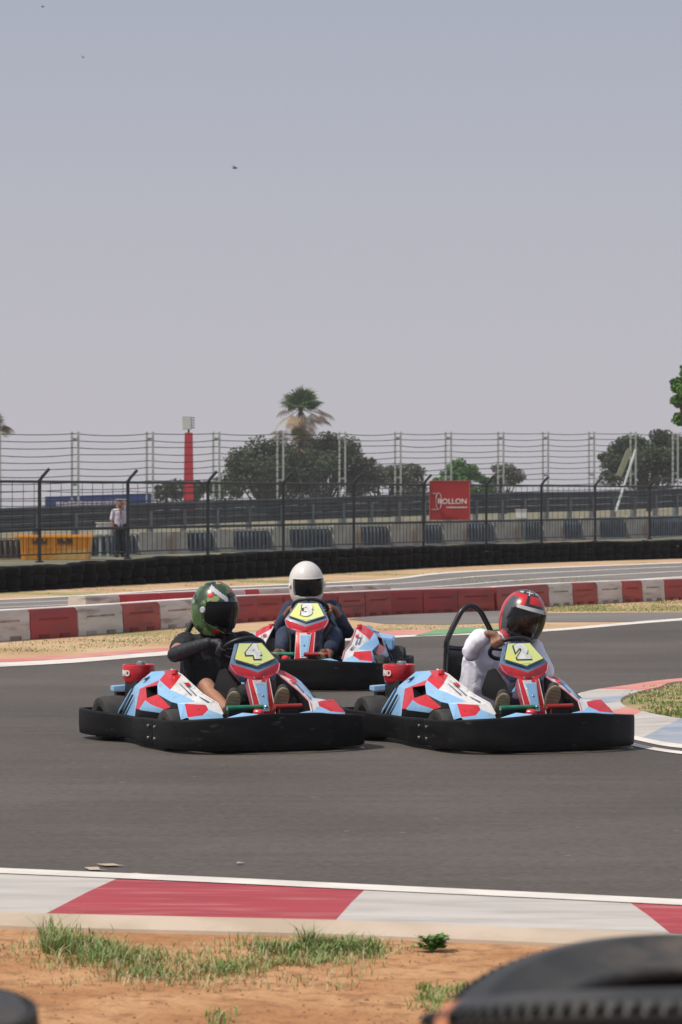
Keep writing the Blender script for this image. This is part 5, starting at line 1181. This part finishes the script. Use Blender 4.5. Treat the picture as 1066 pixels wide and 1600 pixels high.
def palm(label, px, D_, top, rad_px, seed):
    rnd = random.Random(seed); s = FPX / D_; x = (px - 533) / s; g = G(x, D_); rad = rad_px / s; zc = ZP(top, D_) - g - rad * .80
    root = empty('palm_tree', label, 'palm tree', (x, D_, g)); tb = MB(); tb.tube([(0, 0, -.2), (.1, 0, zc * .5), (0, 0, zc + .2)], [.32, .24, .22], 10)
    for k in range(int(zc / .5)): tb.tube([(.05, 0, k * .5 + .1), (.05, 0, k * .5 + .16)], .29, 10)
    tb.build('trunk', bark, root, smooth=True)
    gm, dm = MB(), MB()
    def fan(c, d_, size, mb, mi, droop):
        d_ = d_.normalized(); sidev = d_.cross(Vector((0, 0, 1)))
        if sidev.length < .1: sidev = Vector((1, 0, 0))
        sidev.normalize(); upv = sidev.cross(d_).normalized(); n = 17
        for k in range(n):
            a = (k / (n - 1) - .5) * R(250); dd = d_ * math.cos(a) + sidev * math.sin(a); tip = c + dd * size * rnd.uniform(.8, 1.05) + Vector((0, 0, -droop * size)); mid_ = c + dd * size * .55 + upv * .05
            w_ = (upv.cross(dd)).normalized() * size * .055; mb.add([c, mid_ - w_, tip, mid_ + w_], [(0, 1, 2, 3)], mi)
    C0 = Vector((0, 0, zc))
    for k in range(40):
        el_ = rnd.uniform(5, 88); az = rnd.uniform(0, 6.28); d_ = Vector((math.cos(az) * math.cos(R(el_)), math.sin(az) * math.cos(R(el_)), math.sin(R(el_)) * .8)); st = rad * rnd.uniform(.30, .50); c = C0 + d_ * st
        gm.tube([C0, c], .03, 4, 0); fan(c, d_ + Vector((rnd.uniform(-.3, .3), rnd.uniform(-.3, .3), 0)), rad * .55, gm, 0, .14)
    for az, el_, ln in ((.3, -12, .9), (-.5, -22, .8), (3.3, -34, .75), (2.6, -8, .6), (1.2, -30, .6), (4.4, -35, .6), (5.3, -48, .7), (3.9, -52, .55), (1.9, -45, .5)):
        d_ = Vector((math.cos(az) * math.cos(R(el_)), math.sin(az) * math.cos(R(el_)), math.sin(R(el_)))); c = C0 + d_ * rad * ln
        gm.tube([C0, c], .035, 4, 1); (fan(c, d_ + Vector((0, 0, -.25)), rad * .42, dm, 0, .25) if rnd.random() < .6 else fan(c, d_ + Vector((0, 0, -.25)), rad * .42, gm, 1, .25))
    for k in range(9): az = rnd.uniform(0, 6.28); c = C0 + Vector((math.cos(az) * .2, math.sin(az) * .2, -rad * rnd.uniform(.45, .75))) * rad * .42; fan(c, Vector((math.cos(az), math.sin(az), -.5)), rad * .40, gm, 1, .3)
    for k in range(20):
        az = rnd.uniform(0, 6.28); c = C0 + Vector((math.cos(az) * .4, math.sin(az) * .3, -rad * rnd.uniform(.7, 1.9)))
        fan(c, Vector((math.cos(az), math.sin(az) * .5, -.5)), rad * rnd.uniform(.25, .42), dm, 0, .25)
    for k in range(12):
        c = C0 + Vector((rad * rnd.uniform(.45, .85), rnd.uniform(-.6, .6), -rad * rnd.uniform(.05, .5))); fan(c, Vector((1, rnd.uniform(-.6, .6), -.5)), rad * .34, dm, 0, .15)
        c = C0 + Vector((-rad * rnd.uniform(.45, .85), rnd.uniform(-.6, .6), -rad * rnd.uniform(.75, 1.05))); fan(c, Vector((-1, rnd.uniform(-.6, .6), -.4)), rad * .30, dm, 0, .15)
    for k in range(8):
        c = C0 + Vector((rad * rnd.uniform(-.2, .35), rnd.uniform(-.5, .5), -rad * rnd.uniform(.6, .9))); fan(c, Vector((rnd.uniform(-1, 1), -.6, -.2)), rad * .30, gm, 1, .15)
    gm.build('crown', [fan_g, fan_y], root, fix=False); dm.build('dry_fronds', fan_d, root, fix=False)
palm('tall fan palm with brown dry fronds rising above the dark trees', 470, 306, 601, 47, 3)
palm('fan palm cut by the left picture edge', -22, 255, 630, 40, 5)

# ---------------------------------------------------------------- foreground tyres
def big_tyre(name, label, loc, rot, R0=.34, wd=.20, holes=True, stripe=False, seed=0, rows=((-.97, -.52, .0, .66), (-.44, -.04, .5, .62), (.04, .44, 0, .62), (.52, .97, .5, .66))):
    root = empty(name, label, 'tyre', loc, group='foreground tyres'); root.rotation_euler = rot
    hw = wd / 2; ri = R0 * .60
    prof = [(ri, -hw * .80), (ri + .006, -hw * .95), (ri + .022, -hw * .98), (ri + .03, -hw * .90), (ri + .05, -hw * .97), (R0 * .84, -hw * 1.03), (R0 * .86, -hw * 1.045), (R0 * .875, -hw * 1.02), (R0 * .945, -hw * .93), (R0 * .975, -hw * .82), (R0 * .985, -hw * .7)]
    prof += [(R0 * .985, hw * .7)] + [(r, -h) for r, h in prof[-2::-1]][0:]
    inner = [(ri + .02, hw * .70), (R0 * .80, hw * .80), (R0 * .92, hw * .6), (R0 * .93, 0), (R0 * .92, -hw * .6), (R0 * .80, -hw * .80), (ri + .02, -hw * .70)]
    mb = MB(); RX = Matrix.Rotation(R(-90), 4, 'Y'); mb.lathe(prof + inner, RX, 96, close=True); mb.build('carcass', rubber_dusty, root, smooth=True, auto=60)
    tr_ = MB(); nb = 110
    for k in range(nb):
        a = 2 * math.pi * k / nb; da = 2 * math.pi / nb
        for (h0_, h1_, sk_, w_) in rows:
            P = []
            for (hh_, rr) in ((h0_, 0), (h1_, 0)):
                for e in (0, 1):
                    an = a + da * (sk_ + e * w_ + .25 * hh_); 
                    for r_ in ((R0 * (.965 if abs(hh_) > .9 else .98)), R0 * (.985 if abs(hh_) > .9 else 1.0) + .004): P.append(RX @ Vector((hh_ * hw * .92, r_ * math.cos(an), r_ * math.sin(an))))
            tr_.add(P, [(0, 1, 3, 2), (4, 6, 7, 5), (0, 4, 5, 1), (2, 3, 7, 6), (1, 5, 7, 3), (0, 2, 6, 4)])
    tr_.build('tread', rubber, root, fix=True)
    if stripe:
        mb = MB(); vs = []; n = 6
        for i in range(n + 1):
            a = R(stripe) + i * R(6) / n
            for r, h in ((R0 * .95, hw * 1.0), (R0 * .97, hw * .99), (R0 * .99, hw * .95), (R0 * 1.012, hw * .80), (R0 * 1.016, 0), (R0 * 1.012, -hw * .8), (R0 * .95, -hw * .98)): vs.append(RX @ Vector((h, r * math.cos(a), r * math.sin(a))))
        mb.add(vs, [(i * 7 + j, i * 7 + j + 1, (i + 1) * 7 + j + 1, (i + 1) * 7 + j) for i in range(n) for j in range(6)]); mb.build('paint_stripe', mat('orange_paint', (.62, .27, .13), (.5, .2, .1), scale=30, rough=.55), root, smooth=True)
    return root
big_tyre('tyre', 'large dark tyre lying tilted at the lower right corner, its hollow centre showing', (.490, 4.20, .868), (R(15.5), R(-1), R(10)), .365, .20, rows=((.70, .86, 0, .62), (-.9, .60, 0, 1.0)))
big_tyre('tyre', 'nearest tyre along the bottom right edge with an orange painted mark', (.422, 3.42, 1.012), (R(-11.5), R(0), R(0)), .335, .21, stripe=107, rows=((.90, .985, 0, .6), (.80, .84, 0, 1.0), (-.75, .68, 0, 1.0)))
big_tyre('tyre', 'dark tyre corner poking in at the bottom left', (-.72, 4.0, .93), (0, 0, R(20)), .34, .20)
tm = None
for (x, y, zs, lb) in ((.490, 4.20, (.1, .30, .50), 'under the tilted tyre'), (.432, 3.42, (.1, .31, .52, .73), 'under the orange-marked tyre'), (-.72, 4.0, (.1, .31, .52, .73), 'under the bottom left tyre')):
    for i, z in enumerate(zs):
        if tm is None: tm = tyre_mesh('tyre', rubber_dusty, ro=.33, n=48); o = tm
        else: o = tm.copy(); sc.collection.objects.link(o)
        o.location = (x + random.uniform(-.02, .02), y + random.uniform(-.02, .02), z); tag(o, ('lowest', 'second from the ground', 'third from the ground', 'upper')[i] + ' black tyre in the stack ' + lb, 'tyre', 'tyres under the foreground ones')

# ---------------------------------------------------------------- birds
for px, py, D_, lb in ((367, 263, 120, 'larger dark speck of a bird flying in the middle of the sky'), (130, 90, 210, 'tiny bird speck high on the left, below the other one'), (67, 11, 200, 'tiny bird speck near the top left corner')):
    mb = MB(); mb.tube([(-.11, 0, 0), (-.05, 0, .01), (.03, 0, .012), (.09, 0, .01), (.12, 0, 0)], [.004, .028, .034, .018, .003], 8)
    for s_ in (-1, 1): mb.add([(-.01, s_ * .02, .02), (.05, s_ * .02, .02), (.02, s_ * .16, .08), (-.06, s_ * .26, .03), (-.03, s_ * .12, .06)], [(0, 1, 2, 4), (4, 2, 3)])
    mb.add([(-.10, -.012, 0), (-.10, .012, 0), (-.17, .035, .01), (-.17, -.035, .01)], [(0, 1, 2, 3)])
    o = mb.build('bird', mat('bird_dark', (.06, .05, .05), rough=.9), None, fix=False); o.location = PX(px, D_, ZP(py, D_)); o.rotation_euler = (R(15), 0, R(25)); tag(o, lb, 'bird')
# ---------------------------------------------------------------- haze
mb = MB(); mb.box((0, 770, 8.5), (2420, 1680, 19))
hz = mb.build('haze', [], None); hm = bpy.data.materials.new('haze_air'); hm.use_nodes = True; n_ = hm.node_tree.nodes; n_.clear()
ho = n_.new('ShaderNodeOutputMaterial'); pv_ = n_.new('ShaderNodeVolumePrincipled'); pv_.inputs['Color'].default_value = (.93, .92, .95, 1); pv_.inputs['Density'].default_value = .0003
pv_.inputs['Anisotropy'].default_value = 0.2
hm.node_tree.links.new(pv_.outputs[0], ho.inputs['Volume']); hz.data.materials.append(hm); hz.visible_shadow = True; tag(hz, 'pale dusty haze filling the air over the circuit', 'haze', kind='stuff')

# pale scuffs on the asphalt near the kerb
for k, (a, b, c, d_) in enumerate(((132, 1359, 166, 1363), (150, 1354, 196, 1356.5), (205, 1369, 225, 1370), (370, 1352, 384, 1353))):
    p, q = W(a, b), W(c, d_); mdx = (p.x + q.x) / 2; rnd = random.Random(k)
    sheet('asphalt_scuff', [(p.x, p.y), (mdx - .02, min(p.y, q.y) - .012), (q.x, q.y), (q.x - .03, q.y + .02), (mdx + .01, max(p.y, q.y) + .012)], .012 + .001 * k, conc)
